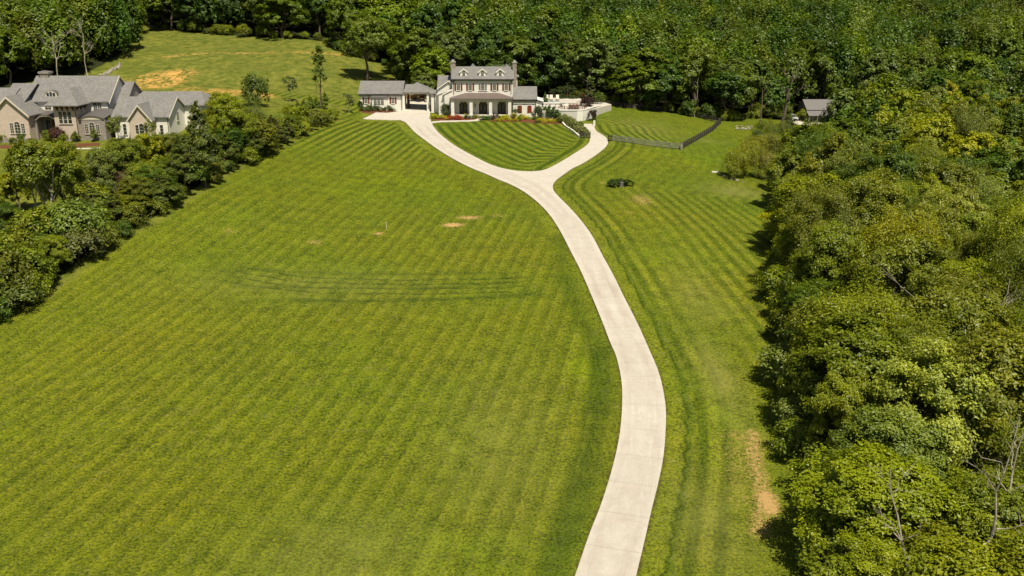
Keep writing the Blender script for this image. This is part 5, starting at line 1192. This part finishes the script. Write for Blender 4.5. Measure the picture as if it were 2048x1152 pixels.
# ------------------------------------------------------------------ rocks
def rock_mesh(seed, sx, sy, sz):
    bm = bmesh.new(); bmesh.ops.create_icosphere(bm, subdivisions=2, radius=1); rr = np.random.RandomState(seed)
    fr = rr.normal(size=(5, 3))
    for v in bm.verts:
        d = Vector(v.co); k = 1
        for f_ in fr: k -= .16 * max(0, d.dot(Vector(unit(f_))) - .45)* 2
        k += rr.uniform(-.06, .06); v.co = Vector((d.x * sx * k, d.y * sy * k, d.z * sz * k))
    me = bpy.data.meshes.new('rock'); bm.to_mesh(me); bm.free(); return me
ROCKS = [rock_mesh(s, 1, .8, .6) for s in range(6)]
def rock(x, y, s, mat, label, grp, z=None):
    me = ROCKS[RS.randint(6)].copy(); me.materials.append(M[mat]); o = put('boulder', me, (x, y, (zs(x, y) if z is None else z) + s * .2)); o.scale = (s * RS.uniform(.8, 1.5), s, s * RS.uniform(.8, 1.2)); o.rotation_euler = (RS.uniform(-.2, .2), RS.uniform(-.2, .2), RS.uniform(0, 6.28)); tag(o, label, 'rock', grp); return o
for k in range(46):       # dry stone bank seen through the carport
    row = k % 4; x = RS.uniform(XW(812, 213), XW(862, 213)); rock(x, 211.0 + row * .5, RS.uniform(.4, .75), 'rock', 'buff boulder in the rock bank seen through the open carport', 'boulders of the bank behind the carport', zs(x, 211) - .1 + row * .45)
for k in range(26):
    x, y = hit(RS.uniform(1472, 1506), RS.uniform(252, 259))[:2]; rock(x, y, RS.uniform(.2, .42), 'paleRock', 'pale stone in the loose rock pile at the foot of the woods', 'stones of the rock pile')
for k, (px, py) in enumerate([(1448, 353), (1455, 357), (1463, 359), (1474, 362), (1486, 365), (1440, 349)]):
    x, y = hit(px, py)[:2]; rock(x, y, RS.uniform(.18, .4), 'paleRock', 'small pale stone along the creek bank below the yellow-green willows', 'stones along the creek bank')
for k in range(70):      # stony gully
    t = RS.rand(); c = hit(205 + 38 * t + RS.normal() * 2.5, 152 - 24 * t + RS.normal() * 1.5); rock(c[0], c[1], RS.uniform(.22, .5), 'paleRock', 'grey stone in the stony drainage gully above the grey-roofed house', 'stones of the drainage gully')
p = hit(1430, 345); o = MB().box(p[0] - .55, p[0] + .55, p[1] - .12, p[1] + .12, p[2] - .05, p[2] + .22).box(p[0] - .5, p[0] - .4, p[1] - .1, p[1] + .1, p[2] + .222, p[2] + .27); r = thing('stone_block', p, 'short white block lying at the left tip of the willow shrubs', 'block'); o.build('block', 'whitetrim', r)
for k, (px, py) in enumerate([(42, 497), (30, 505), (52, 493), (108, 461), (120, 466), (96, 458)]):
    x, y = hit(px, py)[:2]; rock(x, y, RS.uniform(.7, 1.2), 'paleRock', 'pale rock showing through the hedge below the pale-trunked tree', 'pale rocks inside the hedge')

tag(inset_sheet('courtyard', np.array([[-26, 197.6], [-15.2, 197.6], [-15, 210.6], [-28, 210.6]]), M['slab'], .05, .8, None, .1), kind='structure')
# utility box with three bushes
p = hit(1243, 373); r = thing('utility_box', p, 'small grey utility box between dark bushes on the right lawn', 'box')
MB().box(p[0] - .35, p[0] + .35, p[1] - .3, p[1] + .3, p[2] - .1, p[2] + .62).build('cabinet', 'greymetal', r); MB().box(p[0] - .39, p[0] + .39, p[1] - .34, p[1] + .34, p[2] + .622, p[2] + .69).build('lid', 'greywood', r)
for (dx, dy, R_, H_, lab) in ((-1.1, -.1, .95, 1.1, 'dark round bush left of the grey utility box'), (1.0, .1, .85, 1.0, 'dark round bush right of the grey utility box'), (-.15, .85, .8, 1.0, 'dark low bush behind the grey utility box')):
    plant('bush', p[0] + dx, p[1] + dy, R_, H_, (.05, .085, .012), 'bush', lab, 'bush')
p = hit(773, 458); r = thing('marker_stake', p, 'thin pale wooden marker stake standing in the left lawn', 'stake'); MB().box(p[0] - .03, p[0] + .03, p[1] - .02, p[1] + .02, p[2] - .1, p[2] + .95).hexa([(p[0] - .03, p[1] - .02, p[2] + .951), (p[0] + .03, p[1] - .02, p[2] + .951), (p[0] + .03, p[1] + .02, p[2] + .951), (p[0] - .03, p[1] + .02, p[2] + .951)], [(p[0] - .005, p[1] - .004, p[2] + 1.03), (p[0] + .005, p[1] - .004, p[2] + 1.03), (p[0] + .005, p[1] + .004, p[2] + 1.03), (p[0] - .005, p[1] + .004, p[2] + 1.03)]).build('stake', 'creamtrim', r)

# ------------------------------------------------------------------ garden planting
def PL(key, px, py, R=None, H=None, tone='mid green', name='shrub', label='', cat='shrub', group=None, base=None, **k):
    c = hit(px, py) if base is None else base
    return plant(key, c[0], c[1], R, H, jit(TONES[tone], .06) if isinstance(tone, str) else tone, name, label, cat, group, **k)
def zcp(x, y): return (860 + x / 7.68, 110 + y / 7.68)
DK_ = (.026, .050, .012)
for (zx, zy, R_, H_, lab) in ((635, 935, .62, 1.5, 'conical clipped shrub at the foot of the second porch column'), (932, 940, .62, 1.5, 'conical clipped shrub at the foot of the third porch column')):
    q = zcp(zx, zy); PL('conifer', *q, R_, H_, (.045, .095, .03), 'conical_shrub', lab)
q = zcp(1325, 985); PL('sapling', *q, 1.0, 2.7, (.06, .085, .03), 'small_tree', 'small leafy tree in front of the right wing, next to the red arched shutters', 'tree')
q = zcp(1655, 1000); PL('bush', *q, 1.15, 2.7, (.06, .08, .04), 'shrub', 'tall grey-green shrub at the right corner of the white house')
q = zcp(240, 955); PL('bush', *q, 1.1, 2.6, (.07, .095, .035), 'shrub', 'tall loose shrub left of the first porch column')
q = zcp(158, 870); PL('column', *q, .62, 3.1, (.035, .07, .012), 'columnar_evergreen', 'dark columnar evergreen between the carport and the porch', 'tree')
for (ex, ey, R_, H_, lab) in ((265, 560, .5, 4.6, 'tallest columnar evergreen close to the house corner'), (262, 680, .5, 3.0, 'columnar evergreen, first of four in the bed right of the house'), (335, 690, .5, 3.4, 'columnar evergreen, second of four in the bed right of the house'), (415, 700, .52, 3.2, 'columnar evergreen, third of four in the bed right of the house'), (485, 705, .52, 2.6, 'columnar evergreen, fourth of four in the bed right of the house')):
    PL('column', 1060 + ex / 8.86, 160 + ey / 8.86 + 1.5, R_, H_, (.062, .125, .02), 'columnar_evergreen', lab, 'tree', 'columnar evergreens right of the house')
q = (690 + 245 / 7.68, 110 + 850 / 7.68); PL('column', *q, .42, 2.2, (.030, .062, .012), 'columnar_evergreen', 'slim columnar evergreen at the left corner of the garage', 'tree')
q = (690 + 790 / 7.68, 110 + 850 / 7.68); PL('column', *q, .36, 1.9, (.045, .072, .02), 'columnar_evergreen', 'slim columnar evergreen at the right end of the garage wall', 'tree')
PL('sapling', 698, 226, 1.2, 4.0, (.085, .11, .045), 'small_tree', 'pale young tree standing left of the garage', 'tree')
for k in range(15):      # grassy bed before the garage
    px = 724 + k * 4.6 + RS.uniform(-1, 1); PL('tuft', px, 221.5 + RS.uniform(-1, 1.4), RS.uniform(.45, .7), RS.uniform(.5, .9), (.11, .125, .055) if k % 3 else (.06, .09, .02), 'flower_clump', 'low grey-green clump in the mulch bed under the garage windows', 'plant', 'clumps in the garage bed')
YEL = (.42, .36, .012); RED = (.36, .05, .02); GRN = (.07, .12, .02)
fc = {'yellow': YEL, 'red': RED, 'green': GRN}
def bed(x0z, x1z, y0z, y1z, n, mix, where):
    for k in range(n):
        q = zcp(x0z + (x1z - x0z) * (k + RS.rand()) / n, RS.uniform(y0z, y1z)); cn = mix[RS.randint(len(mix))]
        PL('tuft', *q, RS.uniform(.45, .75), RS.uniform(.35, .65), jit(fc[cn], .15), 'flower_clump', f'{cn} flowering clump in the bed {where}' if cn != 'green' else f'low green clump in the bed {where}', 'plant', f'clumps in the bed {where}')
bed(30, 250, 965, 990, 9, ['yellow', 'yellow', 'green'], 'beside the driveway left of the porch')
bed(260, 480, 945, 1000, 16, ['red', 'red', 'yellow', 'green'], 'before the first porch bay')
bed(480, 720, 950, 990, 13, ['yellow', 'green', 'green'], 'before the middle porch bay')
bed(800, 930, 985, 1000, 8, ['green', 'green', 'yellow'], 'right of the front path')
bed(1040, 1400, 960, 1020, 22, ['yellow', 'yellow', 'green'], 'before the third porch bay and right wing')
bed(1390, 1480, 960, 1000, 6, ['yellow'], 'under the red arched shutters')
bed(1640, 2020, 1015, 1045, 20, ['yellow', 'yellow', 'yellow', 'green'], 'below the columnar evergreens')
for zx in (965, 1015): q = zcp(zx, 990); PL('tuft', *q, .5, .8, (.045, .012, .016), 'flower_clump', 'dark purple clump beside the front path, ' + ('left' if zx < 990 else 'right') + ' one of the pair', 'plant')
q = zcp(60, 845); PL('bush', *q, .85, 1.3, (.32, .28, .02), 'shrub', 'bright yellow shrub at the carport corner')
# mulch
def bed_sheet(pxs, nm='mulch_bed'): tag(inset_sheet(nm, hits(pxs), M['mulch'], .03, .5, None, .05), kind='structure')
bed_sheet([zcp(*q) for q in [(25, 1000), (60, 965), (250, 945), (480, 935), (640, 945), (760, 975), (720, 995), (480, 1012), (150, 1010)]])
bed_sheet([zcp(*q) for q in [(790, 1000), (850, 975), (1230, 950), (1460, 985), (1620, 1000), (2030, 1010), (2035, 1060), (1620, 1050), (1400, 1030), (1040, 1025)]])
bed_sheet([(720, 224), (730, 219), (798, 218.5), (800, 221), (786, 224.5), (760, 226), (735, 227)])
# shrub bank between the low wall and the ramp
for k in range(26):
    t = k / 25; px = 1124 + 46 * t + RS.uniform(-6, 5); py = 243 + 29 * t + RS.uniform(-3, 1)
    PL('tuft' if k % 4 else 'sapling', px, py, RS.uniform(.6, .9), RS.uniform(.9, 1.4), (.20, .21, .085) if k % 3 else (.14, .16, .05), 'shrub', 'airy grey-green shrub on the bank between the low white wall and the driveway', 'shrub', 'airy shrubs on the bank')
PB_ = lambda px, Y: np.array([XW(px, Y), Y])
def on_patio(key, px, Y, z, R_, H_, tone, name, lab, cat='shrub'):
    b = PB_(px, Y); o = plant(key, b[0], b[1], R_, H_, tone, name, lab, cat); o.location.z = z; return o
PURP = (.040, .012, .018)
on_patio('bush', 1176, 198.5, ztr, 1.5, 1.9, PURP, 'purple_tree', 'dark purple-leaved weeping tree on the pool terrace', 'tree')
c = hit(1187, 241); plant('bush', c[0] - .4, c[1], .9, 2.1, (.05, .025, .03), 'shrub', 'purplish climbing shrub at the foot of the ramp wall', 'shrub')
on_patio('sapling', 1181, 204, ztr, 1.3, 3.8, (.11, .12, .05), 'small_tree', 'pale slim tree behind the purple-leaved tree', 'tree')
for k, (px, h_) in enumerate(((1191, 2.6), (1196, 3.1), (1202, 2.7))): on_patio('column', px, 203, ztr, .55, h_, (.10, .15, .02), 'columnar_evergreen', 'light green columnar evergreen, %s of three at the terrace end' % ['leftmost', 'middle', 'rightmost'][k], 'tree')
for k, (px, h_) in enumerate(((1123, 2.6), (1134, 3.4), (1143, 2.8), (1109, 2.2))): on_patio('sapling', px, 206.5, pz - .2, 1.1, h_, (.06, .085, .03), 'small_tree', 'small garden tree behind the pool, %s of four' % ['second from the left', 'third from the left', 'rightmost', 'leftmost'][k], 'tree')
for k in range(12): on_patio('tuft', 1121 + k * 5.2, 204.5 + RS.uniform(-.8, .8), pz - .15, .7, RS.uniform(.5, .9), (.09, .03, .015) if k % 3 == 0 else (.05, .08, .025), 'shrub', 'low garden shrub in the planting strip behind the pool')['group'] = 'low shrubs behind the pool'

# ------------------------------------------------------------------ meadow trees and conifers
plant('lone', *hit(735, 162)[:2], 5.6, 14.8, (.135, .18, .010), 'lone_tree', 'large spreading tree on a tall bare trunk behind the garage', 'tree', rot=.4)
plant('pole', *hit(641, 218)[:2], 1.9, 13.0, (.11, .15, .015), 'ivy_clad_tree', 'tall thin ivy-clad tree standing in the meadow, left of the garage', 'tree', rot=1.0)
PL('sapling', 581, 203, 1.5, 5.4, (.10, .125, .035), 'small_tree', 'young tree with a pale trunk standing alone on the cut slope', 'tree')
plant('bush', *hit(515, 214)[:2], 2.5, 5.8, (.10, .14, .018), 'small_tree', 'rounded dark green tree on the slope behind the hedge', 'tree')
for k, (px, h_) in enumerate(((757, 3.0), (770, 3.6), (781, 4.3), (793, 5.0), (804, 4.6))):
    b = np.array([XW(px, 208.5), 208.5]); plant('conifer', b[0], b[1], 1.15, h_, (.12, .18, .014), 'conifer', 'young conical evergreen behind the garage roof, %s of five' % ['leftmost', 'second', 'middle', 'fourth', 'rightmost'][k], 'tree', 'conifers in a row behind the garage')
b = [XW(848, 210), 210]; plant('mid', b[0], b[1], 2.6, 6.4, (.16, .20, .05), 'small_tree', 'soft grey-green tree behind the carport roof', 'tree')
for k, (px, py, h_, R_) in enumerate(((597, 236, 3.4, 1.3), (609, 233, 3.6, 1.3), (622, 228, 3.8, 1.2), (634, 224, 3.2, 1.1), (651, 219, 3.9, 1.1), (586, 243, 3.4, 1.4))):
    PL('conifer', px, py, R_, h_, (.15, .20, .016), 'conifer', 'light green conical evergreen at the hedge top, %s' % ['third of six', 'fourth of six', 'fifth of six from the left', 'second from the garage end', 'nearest the garage', 'first of six, lowest down'][k], 'tree', 'conical evergreens at the top of the hedge')

# ------------------------------------------------------------------ hedge row
HN = []
def HP(key, px, py, R_, H_, tone, label, name=None, **k):
    cat = 'bush' if key in ('bush', 'willow') else 'tree'
    nm = name or {'cedar': 'cedar_tree', 'bush': 'bush', 'willow': 'bush', 'near': 'broadleaf_tree', 'mid': 'broadleaf_tree', 'grey': 'pale_limbed_tree', 'stems': 'pale_stemmed_tree', 'open': 'thin_tree', 'feather': 'feathery_tree'}[key]
    c = hit(px, py); HN.append((c[0], c[1])); return plant(key, c[0], c[1], R_, H_, jit(TONES[tone], .05) if isinstance(tone, str) else tone, nm, label, cat, 'trees and bushes of the hedge row', **k)
OLV = (.115, .142, .024)
HP('stems', 92, 468, 3.3, 11.4, 'mid green', 'tall tree with several pale bare stems in the hedge', var=0, rot=2.0)
HP('near', 135, 440, 2.9, 10.2, 'fresh green', 'bright bushy tree just right of the pale-stemmed tree')
HP('mid', 42, 430, 2.4, 5.6, 'yellow green', 'light green low tree left of the pale-stemmed tree')
HP('near', 215, 405, 2.9, 7.2, 'grey green', 'grey-green tree below the front bay of the big house')
HP('near', 262, 392, 2.8, 7.4, 'mid green', 'mid green tree below the arched windows of the big house')
HP('mid', 302, 372, 2.5, 7.0, 'yellow green', 'yellow-green tree below the white gable of the big house')
HP('near', 345, 362, 2.4, 6.6, 'olive green', 'olive tree hiding the foot of the white gable wall')
HP('cedar', 410, 372, 3.6, 12.8, OLV, 'tallest dark cedar, rising above the right end of the big roof', var=0)
HP('cedar', 368, 385, 3.0, 8.0, OLV, 'dark cedar left of the tallest cedar', var=1)
HP('near', 470, 318, 3.2, 9.2, 'fresh green', 'bright green tree right of the tallest cedar')
HP('near', 448, 290, 2.8, 8.2, 'yellow green', 'yellow-green tree behind the tallest cedar')
HP('cedar', 505, 322, 2.6, 6.4, OLV, 'dark cedar below the bright green tree', var=2)
HP('grey', 512, 290, 2.2, 6.6, 'grey green', 'silvery tree with a feathery crown past the cedars', var=0)
HP('cedar', 548, 296, 2.4, 6.0, (.12, .125, .03), 'brownish cedar near the upper end of the hedge', var=0)
HP('cedar', 575, 288, 2.0, 4.4, OLV, 'small dark cedar at the lawn edge near the upper hedge end', var=1)
HP('cedar', 455, 338, 2.7, 5.6, OLV, 'broad dark cedar at the lawn edge under the tallest cedar', var=2)
HP('cedar', 330, 418, 2.8, 5.4, OLV, 'dark spreading cedar at the lawn edge, right of the brown dead brush', var=0)
HP('near', 290, 400, 2.2, 5.2, 'fresh green', 'bright green tree right of the brown dead brush')
HP('cedar', 180, 466, 2.5, 5.0, (.09, .10, .035), 'grey-green cedar in front of the pale-stemmed tree', var=1)
HP('cedar', 230, 455, 2.6, 4.4, OLV, 'dark cedar at the lawn edge below the brown dead brush', var=2)
HP('bush', 268, 452, 1.9, 2.6, 'olive green', 'olive bush at the lawn edge just past the dark cedar')
HP('bush', 160, 520, 3.0, 3.4, (.15, .16, .07), 'large grey-green rounded bush in the lower hedge', var=0)
HP('near', 112, 545, 1.9, 4.2, 'fresh green', 'bright small tree among the lower hedge bushes')
HP('cedar', 78, 575, 2.8, 4.2, OLV, 'dark olive cedar in the lower hedge near the lawn corner', var=0)
HP('bush', 28, 618, 2.6, 3.0, OLV, 'dark bush at the lowest visible corner of the hedge')
HP('near', 8, 560, 2.3, 5.0, 'mid green', 'bright-topped tree cut by the left picture edge')
HP('cedar', 18, 590, 2.2, 3.6, 'deep green', 'deep green cedar near the left picture edge', var=1)
HP('near', 5, 480, 2.2, 4.4, 'deep green', 'dark green tree at the left edge above the pale rocks')
for k, (px, py, R_, H_, t, lab) in enumerate([(600, 270, 1.7, 2.6, 'yellow green', 'yellow-green bush, lowest of the row of rounded bushes'), (622, 262, 1.7, 2.5, 'olive green', 'rounded bush at the hedge end, second of five'), (640, 252, 1.9, 2.6, 'olive green', 'rounded bush at the hedge end, third of five'), (654, 244, 1.6, 2.3, 'fresh green', 'rounded bush at the hedge end, fourth of five'), (665, 238, 1.4, 1.9, 'fresh green', 'last rounded bush at the hedge end, nearest the garage')]):
    HP('bush', px, py, R_, H_, t, lab)
for (px, py) in ((225, 405),):
    c = hit(px, py); mb = MB(); rr = np.random.RandomState(4)
    for k in range(150):
        a = np.array([c[0] + rr.normal() * 1.5, c[1] + rr.normal() * 1.3, c[2] + 2.4 + rr.uniform(-.4, 1.9)]); d = np.array([.9, -.25, -.45]) * rr.uniform(.4, 1.5) + rr.normal(size=3) * .3; mb.tube([c + [.5, -.1, 2.4], (c + [.5, -.1, 2.6] + a) / 2 + [0, 0, .2], a, a + d * .5 + [0, 0, .1], a + d], [.035, .03, .026, .02, .008], 3)
    r = thing('dead_brush', c, 'brown heap of dead brush caught in the hedge', 'brush'); mb.build('dead_twigs', simple('dead_twigs', (.24, .15, .095), .9, .3, 3), r)
    MB().tube([c + [0, 0, -.2], c + [.4, 0, 2.0], c + [1, -.3, 3.4]], [.12, .08, .03], 6).build('stem', 'bark', r)
# fill between the named plants
nf = 0
hl = catmull(hedge[1:-1], 10)
for i in range(0, len(hl) - 3, 1):
    a, b = hl[i], hl[i + 1]; e = (b - a) / np.linalg.norm(b - a); n_ = np.array([-e[1], e[0]]); L_ = np.linalg.norm(b - a)
    wid = 8.5 if a[1] < 140 else 4.5
    for _ in range(int(L_ * wid / 4.2 + RS.rand())):
        off = RS.uniform(.3, wid); c = a + (b - a) * RS.rand() + n_ * off
        if any((c[0] - h[0]) ** 2 + (c[1] - h[1]) ** 2 < 1.7 for h in HN): continue
        q = proj([c[0], c[1], zs(*c)])
        if q[0] < -60 or (55 < q[0] < 150 and 430 < q[1] < 515 and RS.rand() < .75): continue
        HN.append((c[0], c[1])); small = off < 2.4
        key = 'bush' if small or RS.rand() < .45 else ('cedar' if RS.rand() < .5 else 'near')
        H_ = RS.uniform(1.6, 2.7) if small else RS.uniform(3.2, 5.6); R_ = H_ * RS.uniform(.5, .66) if key != 'bush' else H_ * RS.uniform(.6, .75)
        if c[1] > 150: H_ *= .7; R_ *= .7
        tn = ['olive green', 'mid green', 'deep green', 'grey green', 'fresh green', 'yellow green'][RS.choice(6, p=[.24, .28, .14, .12, .14, .08])]
        where = ('by the picture edge' if q[0] < 60 else 'near the pale-stemmed tree' if q[0] < 200 else 'near the brown dead brush' if q[0] < 330 else 'around the tallest cedar' if q[0] < 470 else 'past the tallest cedar' if q[0] < 580 else 'at the upper end')
        HREC = globals().setdefault('HREC', []); nm = {'bush': 'bush', 'cedar': 'cedar_tree', 'near': 'broadleaf_tree'}[key]
        o = plant(key, c[0], c[1], R_, H_, jit(TONES[tn], .15), nm, '', 'bush' if key == 'bush' else 'tree', 'trees and bushes of the hedge row', trunk=key != 'bush')
        HREC.append([o, f"{tn} {'low' if H_ < 2.2 else 'taller'} {'bush' if key == 'bush' else 'cedar' if key == 'cedar' else 'tree'} {'lawn side' if small else 'inner side'} of hedge, {where}", None, q])
uniq(HREC)
for r_ in HREC: r_[0]['label'] = r_[1]; nf += 1
print('hedge fill', nf)
# shrubs round the big house
for (px, py, key, R_, H_, t, lab) in [(27, 288, 'bush', .55, 1.0, 'mid green', 'low shrub left of the round shrub by the big house'), (48, 284, 'bush', .85, 1.7, 'deep green', 'round dark shrub at the corner of the pink gable'), (116, 284, 'bush', 1.2, 2.3, 'x', 'purple-red shrub between the porch and the tower of the big house'), (152, 284, 'conifer', .95, 1.9, 'mid green', 'conical green shrub right of the purple-red shrub'),
                                      (99, 281, 'bush', .9, 1.6, 'mid green', 'green shrub left of the purple-red shrub'), (8, 285, 'bush', .7, 1.3, 'fresh green', 'leafy shrub at the far left by the big house'), (190, 283, 'conifer', .8, 2.4, 'grey green', 'slim grey-green shrub before the stone bay'), (236, 284, 'sapling', 1.3, 4.2, 'mid green', 'leafy small tree in front of the side porch of the big house'), (302, 286, 'sapling', .9, 4.0, 'mid green', 'slim small tree right of the small pink gable'), (64, 288, 'bush', .8, .8, 'olive green', 'low spreading shrub in the big house bed')]:
    PL(key, px, py, R_, H_, (.075, .022, .026) if t == 'x' else t, 'small_tree' if key == 'sapling' else 'shrub', lab, 'tree' if key == 'sapling' else 'shrub')
bed_sheet([(0, 291), (60, 290), (110, 288), (200, 286), (200, 291), (130, 296), (60, 297), (0, 297)])
tag(inset_sheet('garden_path', hits([(128, 297), (200, 296), (200, 298), (128, 299)]), M['slab'], .05, .6, None, .05), kind='structure')

# ------------------------------------------------------------------ willows by the creek
for k, (px, py, R_, H_, tn, lab) in enumerate([(1468, 356, 2.3, 4.2, (.23, .25, .012), 'yellow-green willow shrub at the left, next to the white block'), (1492, 352, 2.6, 5.2, (.25, .26, .014), 'tall yellowish willow shrub, second from the left'), (1520, 356, 2.5, 4.8, (.21, .20, .03), 'brownish-yellow willow shrub nearest the creek water'),
                                             (1505, 326, 2.8, 4.6, (.24, .235, .014), 'yellow-green willow shrub in the second row'), (1535, 322, 2.8, 4.8, (.20, .20, .03), 'olive-yellow willow shrub right of the second row'), (1530, 290, 2.6, 4.6, (.16, .19, .016), 'green willow shrub below the rock pile'), (1560, 290, 2.4, 4.2, (.13, .15, .02), 'darker willow shrub below the parked car'), (1512, 300, 1.8, 3.6, (.055, .09, .012), 'small dark green shrub among the willows'), (1575, 268, 1.9, 3.0, (.08, .10, .03), 'loose shrub just below the parked car'), (1598, 300, 2.4, 4.2, (.06, .09, .02), 'mid green shrub between the willows and the wood')]):
    HPc = hit(px, py); plant('willow', HPc[0], HPc[1], R_, H_, tn, 'willow_shrub', lab, 'shrub', 'willow shrubs along the creek')
wp = [hit(1500, 368), hit(1545, 366), hit(1560, 345), hit(1520, 350)]
o = MB().extr([(p[0], p[1]) for p in [(42.5, 154), (46, 152.5), (51, 154), (53, 160), (50, 165), (44, 163)]], 'z', zs(47, 159) - .5, zs(47, 159) + .35).build('creek_water', simple('dark_creek_water', (.05, .06, .035), .08, .2, spec=.8), None, (47, 159, zs(47, 159))); tag(o, kind='structure')

# ------------------------------------------------------------------ bare trunks and snags
def snag(px, py, Hh, seed, label, name='dead_tree', mat='palebark', r0=.16, spread=.9, lean=(0, 0), lift=0, n=5, hang=False):
    c = hit(px, py) if not isinstance(px, np.ndarray) else px; rr = np.random.RandomState(seed); mb = MB(); P = [np.array(c) + [0, 0, -.3]]
    for i in range(1, 9): P.append(np.array(c) + [lean[0] * i / 8 + rr.normal() * .12, lean[1] * i / 8 + rr.normal() * .12, Hh * i / 8])
    mb.tube(P, [r0 * (1 - .8 * i / 8) for i in range(9)], 7)
    r = thing(name, c, label, 'tree'); mb.build('trunk', mat, r); lb = MB()
    for k in range(n):
        i = rr.randint(4, 8); a = P[i]; ang = rr.uniform(0, 6.28); d = np.array([math.cos(ang), math.sin(ang), rr.uniform(.5, 1.6)]); d = d / np.linalg.norm(d) * Hh * rr.uniform(.18, .34) * spread; rb_ = r0 * (1 - .8 * i / 8) * .7; ln = np.linalg.norm(d)
        m1 = a + d * .3 + rr.normal(size=3) * .06 * ln; m = a + d * .62 + rr.normal(size=3) * .12 * ln; e = a + d + rr.normal(size=3) * .1 * ln; lb.tube([a, m1, m, e], [rb_, rb_ * .75, rb_ * .5, rb_ * .12], 5)
        for _ in range(4):
            s_ = m + (e - m) * rr.rand(); dd_ = d * .45 + rr.normal(size=3) * .35 * Hh * .1; lb.tube([s_, s_ + dd_ * .5, s_ + dd_], [rb_ * .4, rb_ * .25, rb_ * .08], 4)
    lb.build('branches', mat, r); return r
gb = lambda x, y: np.array([x, y, zs(x, y)])
snag(120, 178, 12.5, 1, 'bare grey tree standing behind the big house roof, left of the gully', n=12, r0=.17, spread=1.1)
snag(178, 170, 13.5, 2, 'tall thin bare tree in the woods edge near the stony gully', n=10, r0=.15)
snag(1392, 232, 10, 3, 'pale slim dead trunk at the right end of the crest fence', n=6, r0=.12)
def from_px(px, py, d):   # a point d units along the view line
    return CAM + ray(px, py) * d
for (px, py, H_, sd_, sp, lean, lab, r0_2, nn) in [(1842, 450, 9.8, 5, .7, (.3, 0), 'slim brown dead trunk among the trees in the upper right wood', .17, 4), (1890, 470, 10.2, 6, 1.0, (.6, 0), 'grey forked trunk beside the slim brown trunk', .17, 8), (1832, 660, 10.2, 7, 1.2, (.2, 0), 'pale forked dead tree in the middle of the right wood', .22, 9),
                                        (1985, 1000, 10.8, 8, .6, (.5, 0), 'bare pale trunk near the right picture edge', .12, 5), (2022, 960, 10.8, 9, .65, (.2, .2), 'second bare pale trunk at the right picture edge', .12, 6), (1880, 1060, 10.2, 10, .62, (-2.6, .6), 'bleached leaning dead tree with spreading branches low in the right wood', .11, 6), (2000, 620, 9.6, 12, 1.0, (.2, 0), 'pale bare branches at the right edge above the wood', .12, 7), (1800, 560, 9.6, 13, 1.0, (.2, 0), 'thin pale dead tree behind the forked dead tree', .1, 7)]:
    # find the base on the ground whose top shows at that picture point
    Q = CAM[None] + ray(px, py)[None] * np.arange(25, 260, .25)[:, None]; hgt = Q[:, 2] - zt(Q[:, 0], Q[:, 1]); i = int(np.argmax(hgt < H_ * .72)); b = Q[i]
    snag(gb(b[0], b[1]), 0, H_, sd_, lab, spread=sp, lean=lean, n=nn, r0=r0_2)
snag(hit(1560, 262), 0, 12.5, 21, 'ivy-dark forked trunk left of the parked car', 'forked_tree', 'bark', r0=.42, spread=1.3, lean=(1.6, 0), n=9)
snag(hit(1519, 258), 0, 9, 22, 'broken pale trunk standing above the rock pile', 'broken_tree', 'bark', r0=.25, n=3)
